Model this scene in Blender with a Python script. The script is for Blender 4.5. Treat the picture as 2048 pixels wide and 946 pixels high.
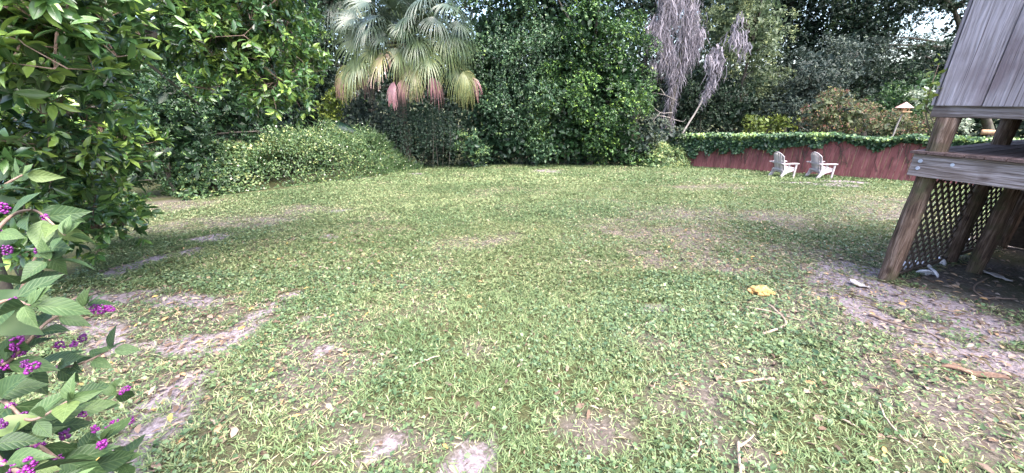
import bpy, bmesh, math, random
import numpy as np
from mathutils import Vector, Matrix

# ------------------------------------------------------------------ camera, sky, sun, exposure
scene = bpy.context.scene
for o in list(bpy.data.objects):
    bpy.data.objects.remove(o)
COL = scene.collection
PITCH = math.radians(20.2)
FPX = 740.0                       # focal length in photograph pixels (2048 wide)
CAMZ = 1.75
cam_d = bpy.data.cameras.new('camera')
cam_d.sensor_width = 36.0
cam_d.lens = 36.0 * FPX / 2048.0
cam_d.clip_start = 0.05
cam_d.clip_end = 1500
cam = bpy.data.objects.new('camera', cam_d)
COL.objects.link(cam)
cam.location = (0, 0, CAMZ)
cam.rotation_euler = (math.pi / 2 - PITCH, 0, 0)
scene.camera = cam

SUN_EL, SUN_AZ = math.radians(60), math.radians(142)      # azimuth clockwise from +Y
world = bpy.data.worlds.new('World')
scene.world = world
world.use_nodes = True
wn = world.node_tree.nodes
wn.clear()
sky = wn.new('ShaderNodeTexSky')
sky.sky_type = 'NISHITA'
sky.sun_disc = False
sky.sun_elevation = SUN_EL
sky.sun_rotation = SUN_AZ
sky.air_density = 1.0
sky.dust_density = 4.0
sky.ozone_density = 1.6
bg = wn.new('ShaderNodeBackground')
bg.inputs[1].default_value = 0.14
wo = wn.new('ShaderNodeOutputWorld')
world.node_tree.links.new(sky.outputs[0], bg.inputs[0])
world.node_tree.links.new(bg.outputs[0], wo.inputs[0])

sun_d = bpy.data.lights.new('sun', 'SUN')
sun_d.energy = 1.5
sun_d.angle = math.radians(60)
sun_d.color = (1.0, 0.96, 0.94)
sun = bpy.data.objects.new('sun', sun_d)
COL.objects.link(sun)
sdir = Vector((math.sin(SUN_AZ) * math.cos(SUN_EL), math.cos(SUN_AZ) * math.cos(SUN_EL), math.sin(SUN_EL)))
sun.rotation_euler = sdir.to_track_quat('Z', 'Y').to_euler()
sun.location = sdir * 50

vs = scene.view_settings
vs.view_transform = 'Standard'
vs.look = 'None'
vs.exposure = 2.78
vs.gamma = 1.0
vs.use_curve_mapping = False
scene.render.engine = 'CYCLES'
scene.cycles.max_bounces = 5
scene.cycles.diffuse_bounces = 2
scene.cycles.transparent_max_bounces = 4
scene.cycles.use_denoising = True

# ------------------------------------------------------------------ helpers: layout
SLOPE = 0.07
CP, SP = math.cos(PITCH), math.sin(PITCH)
random.seed(7)
R = np.random.default_rng(11)


def ray(px, py):
    r = (px - 1024) / FPX
    u = (473 - py) / FPX
    return np.array([r, CP + u * SP, -SP + u * CP])


def gp(px, py):
    """photograph pixel -> point of the sloping yard"""
    d = ray(px, py)
    t = CAMZ / (-d[2] - SLOPE * d[1])
    return np.array([d[0] * t, d[1] * t, CAMZ + d[2] * t])


def at(px, py, Y):
    d = ray(px, py)
    t = Y / d[1]
    return np.array([d[0] * t, Y, CAMZ + d[2] * t])


def hash2(ix, iy, s):
    h = np.sin(ix * 127.1 + iy * 311.7 + s * 74.7) * 43758.5453
    return h - np.floor(h)


def vnoise(x, y, s=0.0):
    x = np.asarray(x, float); y = np.asarray(y, float)
    ix, iy = np.floor(x), np.floor(y)
    fx, fy = x - ix, y - iy
    fx = fx * fx * (3 - 2 * fx); fy = fy * fy * (3 - 2 * fy)
    a = hash2(ix, iy, s); b = hash2(ix + 1, iy, s); c = hash2(ix, iy + 1, s); d = hash2(ix + 1, iy + 1, s)
    return (a * (1 - fx) + b * fx) * (1 - fy) + (c * (1 - fx) + d * fx) * fy


def fbm(x, y, s=0.0, n=4):
    v = 0; a = 0.5; f = 1.0
    for i in range(n):
        v = v + a * vnoise(np.asarray(x) * f, np.asarray(y) * f, s + i * 3.3)
        a *= 0.5; f *= 2.03
    return v / (1 - 0.5 ** n)


def smooth(a, b, x):
    t = np.clip((x - a) / (b - a), 0, 1)
    return t * t * (3 - 2 * t)


def gz(x, y):
    x = np.asarray(x, float); y = np.asarray(y, float)
    z = -SLOPE * np.clip(y, 0, 24)
    z = z + 0.05 * (fbm(x * 0.7, y * 0.7, 2.0) - 0.5) + 0.03 * (fbm(x * 2.6, y * 2.6, 5.0, 3) - 0.5)
    return z


# ------------------------------------------------------------------ helpers: meshes
def norm(v):
    return v / np.maximum(np.linalg.norm(v, axis=-1, keepdims=True), 1e-9)


def mesh_tris(name, V, F, tint=None, smooth_shade=False):
    me = bpy.data.meshes.new(name)
    V = np.ascontiguousarray(V, np.float32); F = np.ascontiguousarray(F, np.int32)
    me.vertices.add(len(V)); me.vertices.foreach_set('co', V.ravel())
    me.loops.add(F.size); me.loops.foreach_set('vertex_index', F.ravel())
    me.polygons.add(len(F))
    me.polygons.foreach_set('loop_start', np.arange(len(F), dtype=np.int32) * F.shape[1])
    me.polygons.foreach_set('loop_total', np.full(len(F), F.shape[1], np.int32))
    if tint is not None:
        a = me.attributes.new('tint', 'FLOAT', 'POINT')
        a.data.foreach_set('value', np.ascontiguousarray(tint, np.float32))
    me.update(calc_edges=True)
    if smooth_shade:
        me.polygons.foreach_set('use_smooth', np.ones(len(F), bool))
    return me


def link(name, me, mat=None, parent=None):
    o = bpy.data.objects.new(name, me)
    COL.objects.link(o)
    if mat is not None and me is not None and not me.materials:
        me.materials.append(mat)
    if parent is not None:
        o.parent = parent
    return o


def tag(o, label=None, cat=None, group=None, kind=None):
    if label: o['label'] = label
    if cat: o['category'] = cat
    if group: o['group'] = group
    if kind: o['kind'] = kind
    return o


def empty(name, loc, label, cat, group=None, rz=0):
    o = bpy.data.objects.new(name, None)
    COL.objects.link(o)
    o.location = tuple(loc); o.rotation_euler = (0, 0, rz)
    o.empty_display_size = 0.2
    return tag(o, label, cat, group)


LEAF4 = (np.array([[0, 0, 0], [0.45, 0.5, 0.10], [1, 0, -0.10], [0.45, -0.5, 0.10]]), np.array([[0, 3, 2], [0, 2, 1]]))
LEAF8 = (np.array([[0, 0, 0], [.26, .36, .06], [.66, .48, .05], [1, 0, -.14], [.66, -.48, .05], [.26, -.36, .06], [.3, 0, .02], [.64, 0, -.02]]),
         np.array([[0, 6, 1], [6, 2, 1], [6, 7, 2], [7, 3, 2], [0, 5, 6], [6, 5, 4], [6, 4, 7], [7, 4, 3]]))
def fine_leaf(xs, ws, droop=.16, fold=.16):
    """smooth leaf outline with a midrib"""
    n = len(xs); V = [(x, 0, -droop * x * x) for x in xs]
    for s in (1, -1): V += [(x, s * w, -droop * x * x + fold * w) for x, w in list(zip(xs, ws))[1:-1]]
    F = []
    for h, s in ((n, 1), (2 * n - 2, -1)):
        E = [0] + list(range(h, h + n - 2)) + [n - 1]
        for i in range(n - 1):
            for f in ((i, E[i + 1], E[i]), (i, i + 1, E[i + 1])):
                if len(set(f)) == 3: F.append(f if s < 0 else f[::-1])
    return np.array(V, float), np.array(F)


LAUREL_FINE = fine_leaf((0, .1, .25, .42, .6, .78, .91, 1), (0, .17, .36, .47, .5, .40, .2, 0))
BERRY_FINE = fine_leaf((0, .07, .18, .32, .48, .64, .8, .92, 1), (0, .17, .38, .49, .48, .36, .19, .07, 0), .22, .14)
BLADE = (np.array([[0, .5, 0], [0, -.5, 0], [.55, .42, .34], [.55, -.42, .34], [1, 0, .30]]), np.array([[0, 1, 3], [0, 3, 2], [2, 3, 4]]))


def place(shape, P, D, N, L, W, H=None):
    """many copies of a leaf shape: P base, D axis, N face normal, L length, W width, H curl"""
    sv, sf = shape
    D = norm(D); S = norm(np.cross(N, D)); N2 = np.cross(D, S)
    if H is None: H = L
    V = (P[:, None, :] + D[:, None, :] * (L[:, None] * sv[None, :, 0])[..., None]
         + S[:, None, :] * (W[:, None] * sv[None, :, 1])[..., None]
         + N2[:, None, :] * (H[:, None] * sv[None, :, 2])[..., None])
    n, k = len(P), len(sv)
    F = sf[None] + (np.arange(n) * k)[:, None, None]
    return V.reshape(-1, 3), F.reshape(-1, 3), k


def leaf_mesh(name, shape, P, D, N, L, W, tint, H=None):
    V, F, k = place(shape, P, D, N, L, W, H)
    return mesh_tris(name, V, F, np.repeat(tint, k))


class MB:
    """collects tubes and boxes (all quads or triangles) into one mesh"""
    def __init__(s): s.v = []; s.f = []; s.n = 0

    def add(s, V, F):
        for f in F: s.f.append(tuple(i + s.n for i in f))
        s.v.extend([tuple(p) for p in V]); s.n += len(V)

    def tube(s, pts, rad, sides=7, cap=True, wob=0.0):
        pts = np.asarray(pts, float); n = len(pts)
        rad = np.broadcast_to(np.asarray(rad, float), (n,))
        T = norm(np.gradient(pts, axis=0))
        up = np.array([0, 0, 1.0]) if abs(T[0][2]) < 0.9 else np.array([1.0, 0, 0])
        V = []
        A = norm(np.cross(T[0], up))
        for i in range(n):
            A = norm(A - T[i] * np.dot(A, T[i])); B = np.cross(T[i], A)
            for k in range(sides):
                a = 2 * math.pi * k / sides
                r = rad[i] * (1 + wob * random.uniform(-1, 1))
                V.append(pts[i] + r * (math.cos(a) * A + math.sin(a) * B))
        F = []
        for i in range(n - 1):
            for k in range(sides):
                k2 = (k + 1) % sides
                F.append((i * sides + k, i * sides + k2, (i + 1) * sides + k2, (i + 1) * sides + k))
        if cap:
            F.append(tuple(range(sides))[::-1]); F.append(tuple((n - 1) * sides + k for k in range(sides)))
        s.add(V, F)

    def box(s, c, size, M=None):
        V = []
        for x in (-.5, .5):
            for y in (-.5, .5):
                for z in (-.5, .5):
                    V.append(Vector((x * size[0], y * size[1], z * size[2])))
        if M is not None: V = [M @ v for v in V]
        V = [np.array(v) + np.asarray(c, float) for v in V]
        s.add(V, [(0, 1, 3, 2), (4, 6, 7, 5), (0, 4, 5, 1), (2, 3, 7, 6), (0, 2, 6, 4), (1, 5, 7, 3)])

    def build(s, name, mat, parent=None, smooth_shade=False):
        me = bpy.data.meshes.new(name)
        me.from_pydata([tuple(map(float, v)) for v in s.v], [], s.f)
        me.update()
        if smooth_shade:
            me.polygons.foreach_set('use_smooth', np.ones(len(me.polygons), bool))
        return link(name, me, mat, parent)


def curve(p0, p1, p2, n=8):
    t = np.linspace(0, 1, n)[:, None]
    p0, p1, p2 = map(lambda p: np.asarray(p, float), (p0, p1, p2))
    return (1 - t) ** 2 * p0 + 2 * t * (1 - t) * p1 + t ** 2 * p2


def spline(pts, n=24):
    """Catmull-Rom through the points"""
    P = np.asarray(pts, float); P = np.vstack([2 * P[0] - P[1], P, 2 * P[-1] - P[-2]])
    out = []
    m = len(P) - 3
    for i in range(m):
        k = max(2, n // m)
        for t in np.linspace(0, 1, k, endpoint=(i == m - 1)):
            a, b, c, d = P[i:i + 4]
            out.append(0.5 * ((2 * b) + (-a + c) * t + (2 * a - 5 * b + 4 * c - d) * t * t + (-a + 3 * b - 3 * c + d) * t ** 3))
    return np.array(out)


# ------------------------------------------------------------------ materials
def nodes(name):
    m = bpy.data.materials.new(name); m.use_nodes = True
    nt = m.node_tree; nt.nodes.clear()
    out = nt.nodes.new('ShaderNodeOutputMaterial')
    return m, nt, out


def ramp(nt, stops, interp='LINEAR'):
    r = nt.nodes.new('ShaderNodeValToRGB'); e = r.color_ramp.elements
    r.color_ramp.interpolation = interp
    while len(e) < len(stops): e.new(0.5)
    for el, (p, c) in zip(e, stops):
        el.position = p; el.color = (*c, 1)
    return r


def leaf_mat(name, stops, rough=0.45, transl=0.25, spec=0.5, vein=0):
    m, nt, out = nodes(name); L = nt.links.new
    at_ = nt.nodes.new('ShaderNodeAttribute'); at_.attribute_name = 'tint'
    rp = ramp(nt, stops); L(at_.outputs['Fac'], rp.inputs[0])
    p = nt.nodes.new('ShaderNodeBsdfPrincipled')
    p.inputs['Roughness'].default_value = rough
    p.inputs['Specular IOR Level'].default_value = spec
    src = rp.outputs[0]
    if vein:
        tc = nt.nodes.new('ShaderNodeTexCoord'); sx = nt.nodes.new('ShaderNodeSeparateXYZ'); L(tc.outputs['Object'], sx.inputs[0])

        def mth(op, x, y=None):
            k = nt.nodes.new('ShaderNodeMath'); k.operation = op
            for i, q in enumerate((x, y)):
                if q is None: continue
                if isinstance(q, (int, float)): k.inputs[i].default_value = q
                else: L(q, k.inputs[i])
            return k.outputs[0]
        ay = mth('ABSOLUTE', sx.outputs[1])
        ph = mth('MULTIPLY', mth('SUBTRACT', sx.outputs[0], mth('MULTIPLY', ay, .75)), vein * 6.283)
        side = mth('POWER', mth('ADD', mth('MULTIPLY', mth('SINE', ph), .5), .5), 5.0)
        mid = mth('SUBTRACT', 1.0, mth('MINIMUM', mth('MULTIPLY', ay, 28.0), 1.0))
        vv = mth('MAXIMUM', mid, mth('MULTIPLY', side, .55 if vein > 3 else .12))
        nz = nt.nodes.new('ShaderNodeTexNoise'); nz.inputs['Scale'].default_value = 3.5; nz.inputs['Detail'].default_value = 4
        L(tc.outputs['Object'], nz.inputs['Vector'])
        r2 = ramp(nt, [(0.3, (0.62, 0.66, 0.6)), (0.7, (1.2, 1.15, 1.15))]); L(nz.outputs[0], r2.inputs[0])
        mx = nt.nodes.new('ShaderNodeMix'); mx.data_type = 'RGBA'; mx.blend_type = 'MULTIPLY'; mx.inputs[0].default_value = 0.8
        L(src, mx.inputs[6]); L(r2.outputs[0], mx.inputs[7])
        m3 = nt.nodes.new('ShaderNodeMix'); m3.data_type = 'RGBA'; L(mth('MULTIPLY', vv, .22), m3.inputs[0]); L(mx.outputs[2], m3.inputs[6]); m3.inputs[7].default_value = (.24, .32, .13, 1)
        src = m3.outputs[2]
        bp = nt.nodes.new('ShaderNodeBump'); bp.inputs['Strength'].default_value = 0.35; bp.inputs['Distance'].default_value = 0.005; bp.invert = True
        L(vv, bp.inputs['Height']); L(bp.outputs[0], p.inputs['Normal'])
    L(src, p.inputs['Base Color'])
    if transl > 0:
        t = nt.nodes.new('ShaderNodeBsdfTranslucent'); L(src, t.inputs['Color'])
        mx = nt.nodes.new('ShaderNodeMixShader'); mx.inputs[0].default_value = transl
        L(p.outputs[0], mx.inputs[1]); L(t.outputs[0], mx.inputs[2]); L(mx.outputs[0], out.inputs[0])
    else:
        L(p.outputs[0], out.inputs[0])
    return m


def grain_mat(name, stops, scale=(1, 1, 1), nscale=8, rough=0.85, bump=0.4, stain=None, stain_scale=2.0, detail=8, spec=0.3, knots=0):
    """streaky or blotchy weathered surface; scale stretches the noise along the grain"""
    m, nt, out = nodes(name); L = nt.links.new
    tc = nt.nodes.new('ShaderNodeTexCoord')
    oi = nt.nodes.new('ShaderNodeObjectInfo')
    mp = nt.nodes.new('ShaderNodeMapping'); mp.inputs['Scale'].default_value = scale
    ad = nt.nodes.new('ShaderNodeVectorMath'); ad.operation = 'ADD'
    cx = nt.nodes.new('ShaderNodeCombineXYZ')
    ml = nt.nodes.new('ShaderNodeMath'); ml.operation = 'MULTIPLY'; ml.inputs[1].default_value = 37.0
    L(oi.outputs['Random'], ml.inputs[0]); L(ml.outputs[0], cx.inputs[0]); L(ml.outputs[0], cx.inputs[1])
    L(tc.outputs['Object'], ad.inputs[0]); L(cx.outputs[0], ad.inputs[1]); L(ad.outputs[0], mp.inputs['Vector'])
    nz = nt.nodes.new('ShaderNodeTexNoise'); nz.inputs['Scale'].default_value = nscale
    nz.inputs['Detail'].default_value = detail; nz.inputs['Roughness'].default_value = 0.62; nz.inputs['Distortion'].default_value = 0.6
    L(mp.outputs[0], nz.inputs['Vector'])
    rp = ramp(nt, stops); L(nz.outputs[0], rp.inputs[0])
    src = rp.outputs[0]
    if stain:
        n2 = nt.nodes.new('ShaderNodeTexNoise'); n2.inputs['Scale'].default_value = stain_scale; n2.inputs['Detail'].default_value = 5
        L(ad.outputs[0], n2.inputs['Vector'])
        r2 = ramp(nt, [(0.5, (0, 0, 0)), (0.68, (1, 1, 1))]); L(n2.outputs[0], r2.inputs[0])
        mx = nt.nodes.new('ShaderNodeMix'); mx.data_type = 'RGBA'
        L(r2.outputs[0], mx.inputs[0]); L(src, mx.inputs[6]); mx.inputs[7].default_value = (*stain, 1); src = mx.outputs[2]
    if knots:
        mk = nt.nodes.new('ShaderNodeMapping'); mk.inputs['Scale'].default_value = tuple(1.0 if q >= max(scale) else .5 for q in scale); L(ad.outputs[0], mk.inputs['Vector'])
        vo = nt.nodes.new('ShaderNodeTexVoronoi'); vo.inputs['Scale'].default_value = knots; L(mk.outputs[0], vo.inputs['Vector'])
        rk = ramp(nt, [(0.0, (.22, .18, .17)), (.07, (.45, .40, .38)), (.10, (.8, .77, .75)), (.15, (1, 1, 1))]); L(vo.outputs['Distance'], rk.inputs[0])
        m4 = nt.nodes.new('ShaderNodeMix'); m4.data_type = 'RGBA'; m4.blend_type = 'MULTIPLY'; m4.inputs[0].default_value = 1.0
        L(src, m4.inputs[6]); L(rk.outputs[0], m4.inputs[7]); src = m4.outputs[2]
        # thin dark checks along the grain
        mc = nt.nodes.new('ShaderNodeMapping'); mc.inputs['Scale'].default_value = tuple(q * 3 if q >= max(scale) else q * .6 for q in scale); L(ad.outputs[0], mc.inputs['Vector'])
        nc = nt.nodes.new('ShaderNodeTexNoise'); nc.inputs['Scale'].default_value = nscale; nc.inputs['Detail'].default_value = 4; L(mc.outputs[0], nc.inputs['Vector'])
        rc = ramp(nt, [(.33, (.3, .26, .25)), (.42, (1, 1, 1))]); L(nc.outputs[0], rc.inputs[0])
        m5 = nt.nodes.new('ShaderNodeMix'); m5.data_type = 'RGBA'; m5.blend_type = 'MULTIPLY'; m5.inputs[0].default_value = .9
        L(src, m5.inputs[6]); L(rc.outputs[0], m5.inputs[7]); src = m5.outputs[2]
    # each piece a little lighter or darker than the next
    hv = nt.nodes.new('ShaderNodeHueSaturation')
    mr = nt.nodes.new('ShaderNodeMapRange'); mr.inputs[3].default_value = 0.82; mr.inputs[4].default_value = 1.16
    L(oi.outputs['Random'], mr.inputs[0]); L(mr.outputs[0], hv.inputs['Value']); L(src, hv.inputs['Color'])
    p = nt.nodes.new('ShaderNodeBsdfPrincipled'); p.inputs['Roughness'].default_value = rough
    p.inputs['Specular IOR Level'].default_value = spec
    L(hv.outputs[0], p.inputs['Base Color'])
    bp = nt.nodes.new('ShaderNodeBump'); bp.inputs['Strength'].default_value = bump; bp.inputs['Distance'].default_value = 0.02
    L(nz.outputs[0], bp.inputs['Height']); L(bp.outputs[0], p.inputs['Normal'])
    L(p.outputs[0], out.inputs[0])
    return m


def ground_mat():
    m, nt, out = nodes('yard_soil'); L = nt.links.new
    tc = nt.nodes.new('ShaderNodeTexCoord')
    a = nt.nodes.new('ShaderNodeAttribute'); a.attribute_name = 'bare'
    b = nt.nodes.new('ShaderNodeAttribute'); b.attribute_name = 'dry'

    def noise(sc, det=6):
        n = nt.nodes.new('ShaderNodeTexNoise'); n.inputs['Scale'].default_value = sc; n.inputs['Detail'].default_value = det
        n.inputs['Roughness'].default_value = 0.65
        L(tc.outputs['Object'], n.inputs['Vector']); return n
    n1, n2, n3 = noise(2.2), noise(34), noise(150, 3)
    sand = ramp(nt, [(0.28, (0.06, 0.046, 0.045)), (0.46, (0.165, 0.135, 0.142)), (0.72, (0.31, 0.262, 0.288))]); L(n2.outputs[0], sand.inputs[0])
    dirt = ramp(nt, [(0.3, (0.05, 0.04, 0.036)), (0.55, (0.12, 0.098, 0.088)), (0.75, (0.25, 0.21, 0.20))]); L(n2.outputs[0], dirt.inputs[0])
    turf = ramp(nt, [(0.3, (0.022, 0.026, 0.012)), (0.5, (0.055, 0.062, 0.026)), (0.72, (0.13, 0.115, 0.06))]); L(n3.outputs[0], turf.inputs[0])

    def mix(f, x, y):
        k = nt.nodes.new('ShaderNodeMix'); k.data_type = 'RGBA'; L(f, k.inputs[0]); L(x, k.inputs[6]); L(y, k.inputs[7]); return k.outputs[2]
    c = mix(b.outputs['Fac'], turf.outputs[0], dirt.outputs[0])
    # ragged edge of the bare sand
    ad = nt.nodes.new('ShaderNodeMath'); ad.operation = 'ADD'; L(a.outputs['Fac'], ad.inputs[0]); L(n2.outputs[0], ad.inputs[1])
    e = nt.nodes.new('ShaderNodeMapRange'); e.inputs[1].default_value = 0.72; e.inputs[2].default_value = 1.35
    L(ad.outputs[0], e.inputs[0])
    c = mix(e.outputs[0], c, sand.outputs[0])
    p = nt.nodes.new('ShaderNodeBsdfPrincipled'); p.inputs['Roughness'].default_value = 0.95; p.inputs['Specular IOR Level'].default_value = 0.1
    L(c, p.inputs['Base Color'])
    bp = nt.nodes.new('ShaderNodeBump'); bp.inputs['Strength'].default_value = 0.8; bp.inputs['Distance'].default_value = 0.02
    L(n2.outputs[0], bp.inputs['Height']); L(bp.outputs[0], p.inputs['Normal'])
    L(p.outputs[0], out.inputs[0])
    return m


M = {}
M['ground'] = ground_mat()
M['grass'] = leaf_mat('grass_blade', [(0, (.047, .088, .031)), (.35, (.125, .178, .073)), (.6, (.225, .265, .122)), (.8, (.32, .32, .167)), (1, (.42, .355, .24))], 0.5, 0.22, 0.3)
M['weed'] = leaf_mat('weed_leaf', [(0, (.026, .058, .026)), (.5, (.093, .15, .064)), (.85, (.195, .243, .11)), (1, (.325, .347, .16))], 0.40, 0.2, 0.45)
M['litter'] = leaf_mat('leaf_litter', [(0, (.045, .030, .022)), (.4, (.13, .085, .06)), (.7, (.27, .21, .17)), (.9, (.38, .22, .10)), (1, (.55, .36, .08))], 0.7, 0.05, 0.3)
M['laurel'] = leaf_mat('laurel_leaf', [(0, (.014, .038, .014)), (.45, (.044, .105, .032)), (.75, (.095, .185, .045)), (1, (.25, .36, .07))], 0.30, 0.22, 0.6, vein=2)
M['laurel_far'] = leaf_mat('laurel_thicket_leaf', [(0, (.008, .022, .010)), (.6, (.026, .060, .022)), (.9, (.08, .145, .04)), (1, (.22, .30, .06))], 0.42, 0.15, 0.35)
M['berry_leaf'] = leaf_mat('beautyberry_leaf', [(0, (.016, .038, .015)), (.5, (.040, .078, .029)), (.85, (.078, .132, .048)), (1, (.115, .165, .055))], 0.5, 0.22, 0.3, vein=7)
M['vine'] = leaf_mat('vine_leaf', [(0, (.018, .046, .018)), (.5, (.066, .122, .044)), (.85, (.155, .22, .08)), (1, (.32, .34, .13))], 0.42, 0.22, 0.4)
M['dark'] = leaf_mat('dark_evergreen_leaf', [(0, (.007, .016, .010)), (.6, (.020, .040, .022)), (.9, (.055, .092, .042)), (1, (.13, .19, .05))], 0.5, 0.12, 0.25)
M['hedge'] = leaf_mat('hedge_leaf', [(0, (.008, .024, .010)), (.55, (.036, .085, .028)), (.85, (.10, .19, .045)), (1, (.22, .33, .055))], 0.42, 0.2, 0.35)
M['ivy'] = leaf_mat('ivy_leaf', [(0, (.010, .028, .015)), (.55, (.044, .092, .044)), (.85, (.11, .185, .07)), (1, (.24, .33, .09))], 0.40, 0.16, 0.4)
M['pale'] = leaf_mat('pale_green_leaf', [(0, (.05, .08, .04)), (.6, (.13, .17, .085)), (1, (.27, .29, .12))], 0.5, 0.3, 0.35)
M['greygreen'] = leaf_mat('grey_green_leaf', [(0, (.013, .025, .020)), (.6, (.044, .064, .050)), (1, (.15, .18, .115))], 0.5, 0.18, 0.3)
M['myrtle'] = leaf_mat('crape_myrtle_leaf', [(0, (.035, .05, .022)), (.5, (.105, .13, .055)), (.78, (.17, .13, .07)), (.92, (.30, .085, .10)), (1, (.27, .31, .08))], 0.5, 0.25, 0.3)
M['whitish'] = leaf_mat('whitish_leaf', [(0, (.10, .14, .09)), (.6, (.26, .31, .22)), (1, (.42, .46, .35))], 0.5, 0.2, 0.3)
M['yellowgreen'] = leaf_mat('yellow_green_leaf', [(0, (.045, .075, .018)), (.5, (.11, .155, .028)), (1, (.26, .30, .05))], 0.5, 0.3, 0.35)
M['flower'] = leaf_mat('tiny_white_flower', [(0, (.75, .72, .66)), (1, (.8, .74, .5))], 0.6, 0.1, 0.3)
M['elephant'] = leaf_mat('elephant_ear_leaf', [(0, (.012, .030, .024)), (1, (.02, .05, .035))], 0.4, 0.05, 0.5)
M['palm'] = leaf_mat('palm_frond', [(0, (.29, .14, .16)), (.14, (.27, .17, .16)), (.3, (.19, .195, .075)), (.5, (.085, .118, .048)), (.75, (.045, .068, .042)), (1, (.058, .082, .062))], 0.36, 0.12, 0.4)
M['boot'] = grain_mat('palm_boot', [(0.3, (.05, .03, .018)), (0.6, (.16, .09, .04)), (0.8, (.28, .16, .07))], (1, 1, .4), 14)
M['moss'] = leaf_mat('spanish_moss', [(0, (.10, .088, .10)), (.5, (.215, .195, .222)), (1, (.35, .32, .355))], 0.9, 0.2, 0.1)
M['bark'] = grain_mat('tree_bark', [(0.3, (.025, .02, .017)), (0.55, (.07, .06, .05)), (0.8, (.14, .125, .11))], (1, 1, .25), 12, 0.95, 0.7, (.05, .065, .035), 3)
M['bark_pale'] = grain_mat('pale_branch_bark', [(0.3, (.13, .11, .10)), (0.6, (.27, .24, .22)), (0.8, (.38, .34, .33))], (1, 1, .4), 10, 0.9, 0.5)
M['stem'] = grain_mat('woody_stem', [(0.3, (.10, .065, .05)), (0.6, (.20, .14, .11)), (0.8, (.30, .23, .19))], (1, 1, 1), 20, 0.8, 0.3)
M['siding'] = grain_mat('weathered_siding', [(0.3, (.10, .083, .090)), (0.45, (.205, .18, .20)), (0.6, (.275, .245, .277)), (0.75, (.36, .33, .37))], (7, 7, .35), 6, 0.85, 0.6, (.135, .105, .118), 1.6, knots=3.2)
M['rim'] = grain_mat('weathered_rim_board', [(0.3, (.055, .039, .034)), (0.45, (.155, .124, .118)), (0.6, (.26, .222, .228)), (0.75, (.38, .34, .36))], (.45, 8, 8), 6, 0.88, 0.6, (.115, .086, .078), 3, knots=3.6)
M['post'] = grain_mat('mossy_post', [(0.32, (.028, .017, .012)), (0.5, (.095, .060, .044)), (0.68, (.20, .145, .118))], (6, 6, .5), 7, 0.92, 0.8, (.065, .058, .030), 5, knots=4)
M['deckplank'] = grain_mat('deck_plank', [(0.3, (.05, .03, .028)), (0.6, (.12, .08, .075)), (0.8, (.22, .165, .155))], (.7, 9, 9), 6, 0.9, 0.4)
M['lattice'] = grain_mat('lattice_wood', [(0.3, (.035, .025, .02)), (0.6, (.09, .065, .05)), (0.8, (.17, .13, .11))], (2, 2, 2), 10, 0.9, 0.3)
M['fence'] = grain_mat('red_fence_paint', [(0.25, (.092, .031, .032)), (0.5, (.172, .060, .060)), (0.8, (.27, .12, .118))], (5, 5, .5), 4, 0.85, 0.25, (.12, .042, .043), 1.4)
M['resin'] = grain_mat('chair_resin', [(0.3, (.33, .295, .305)), (0.7, (.47, .425, .44))], (1, 1, 1), 3, 0.55, 0.03, spec=0.35)
M['pinkpaint'] = grain_mat('feeder_roof_paint', [(0.3, (.48, .25, .22)), (0.7, (.60, .34, .30))], (1, 1, 1), 6, 0.6, 0.1)
M['tan'] = grain_mat('feeder_wood', [(0.3, (.30, .17, .09)), (0.7, (.48, .31, .18))], (1, 1, .3), 8, 0.8, 0.2)
M['shell'] = grain_mat('pale_shell', [(0.3, (.33, .31, .34)), (0.7, (.68, .66, .70))], (1, 1, 1), 14, 0.5, 0.2)
M['steel'] = grain_mat('galvanised_bolt', [(0.3, (.25, .26, .32)), (0.7, (.42, .44, .52))], (1, 1, 1), 20, 0.4, 0.1)
M['fungus'] = grain_mat('yellow_fungus', [(0.34, (.16, .075, .03)), (0.5, (.40, .23, .08)), (0.7, (.58, .42, .20))], (1, 1, 1), 16, 0.8, 0.6)
M['twig'] = grain_mat('dry_twig', [(0.3, (.20, .14, .10)), (0.6, (.36, .28, .22)), (0.8, (.48, .40, .33))], (1, 1, 1), 14, 0.85, 0.3)
M['barkchip'] = grain_mat('fallen_bark_strip', [(0.3, (.09, .05, .035)), (0.6, (.20, .125, .09)), (0.8, (.32, .22, .17))], (1, 6, 6), 8, 0.85, 0.5)
M['paper'] = grain_mat('pale_flake', [(0.3, (.22, .19, .18)), (0.7, (.40, .37, .36))], (1, 1, 1), 12, 0.8, 0.3)


def berry_mat():
    m, nt, out = nodes('purple_berry')
    p = nt.nodes.new('ShaderNodeBsdfPrincipled'); p.inputs['Base Color'].default_value = (.22, .012, .20, 1)
    p.inputs['Roughness'].default_value = 0.3
    oi = nt.nodes.new('ShaderNodeObjectInfo'); rp = ramp(nt, [(0, (.075, .006, .085)), (1, (.20, .012, .19))])
    nt.links.new(oi.outputs['Random'], rp.inputs[0]); nt.links.new(rp.outputs[0], p.inputs['Base Color'])
    nt.links.new(p.outputs[0], out.inputs[0]); return m


M['berry'] = berry_mat()

# ------------------------------------------------------------------ ground: bare sand and worn places
def warp_noise(x, y):
    return tuple(fbm(x * f, y * f, q, n) - .5 for f, q, n in ((2.3, 101.0, 3), (9.0, 103.0, 2), (2.3, 105.0, 3), (9.0, 107.0, 2)))


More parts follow.
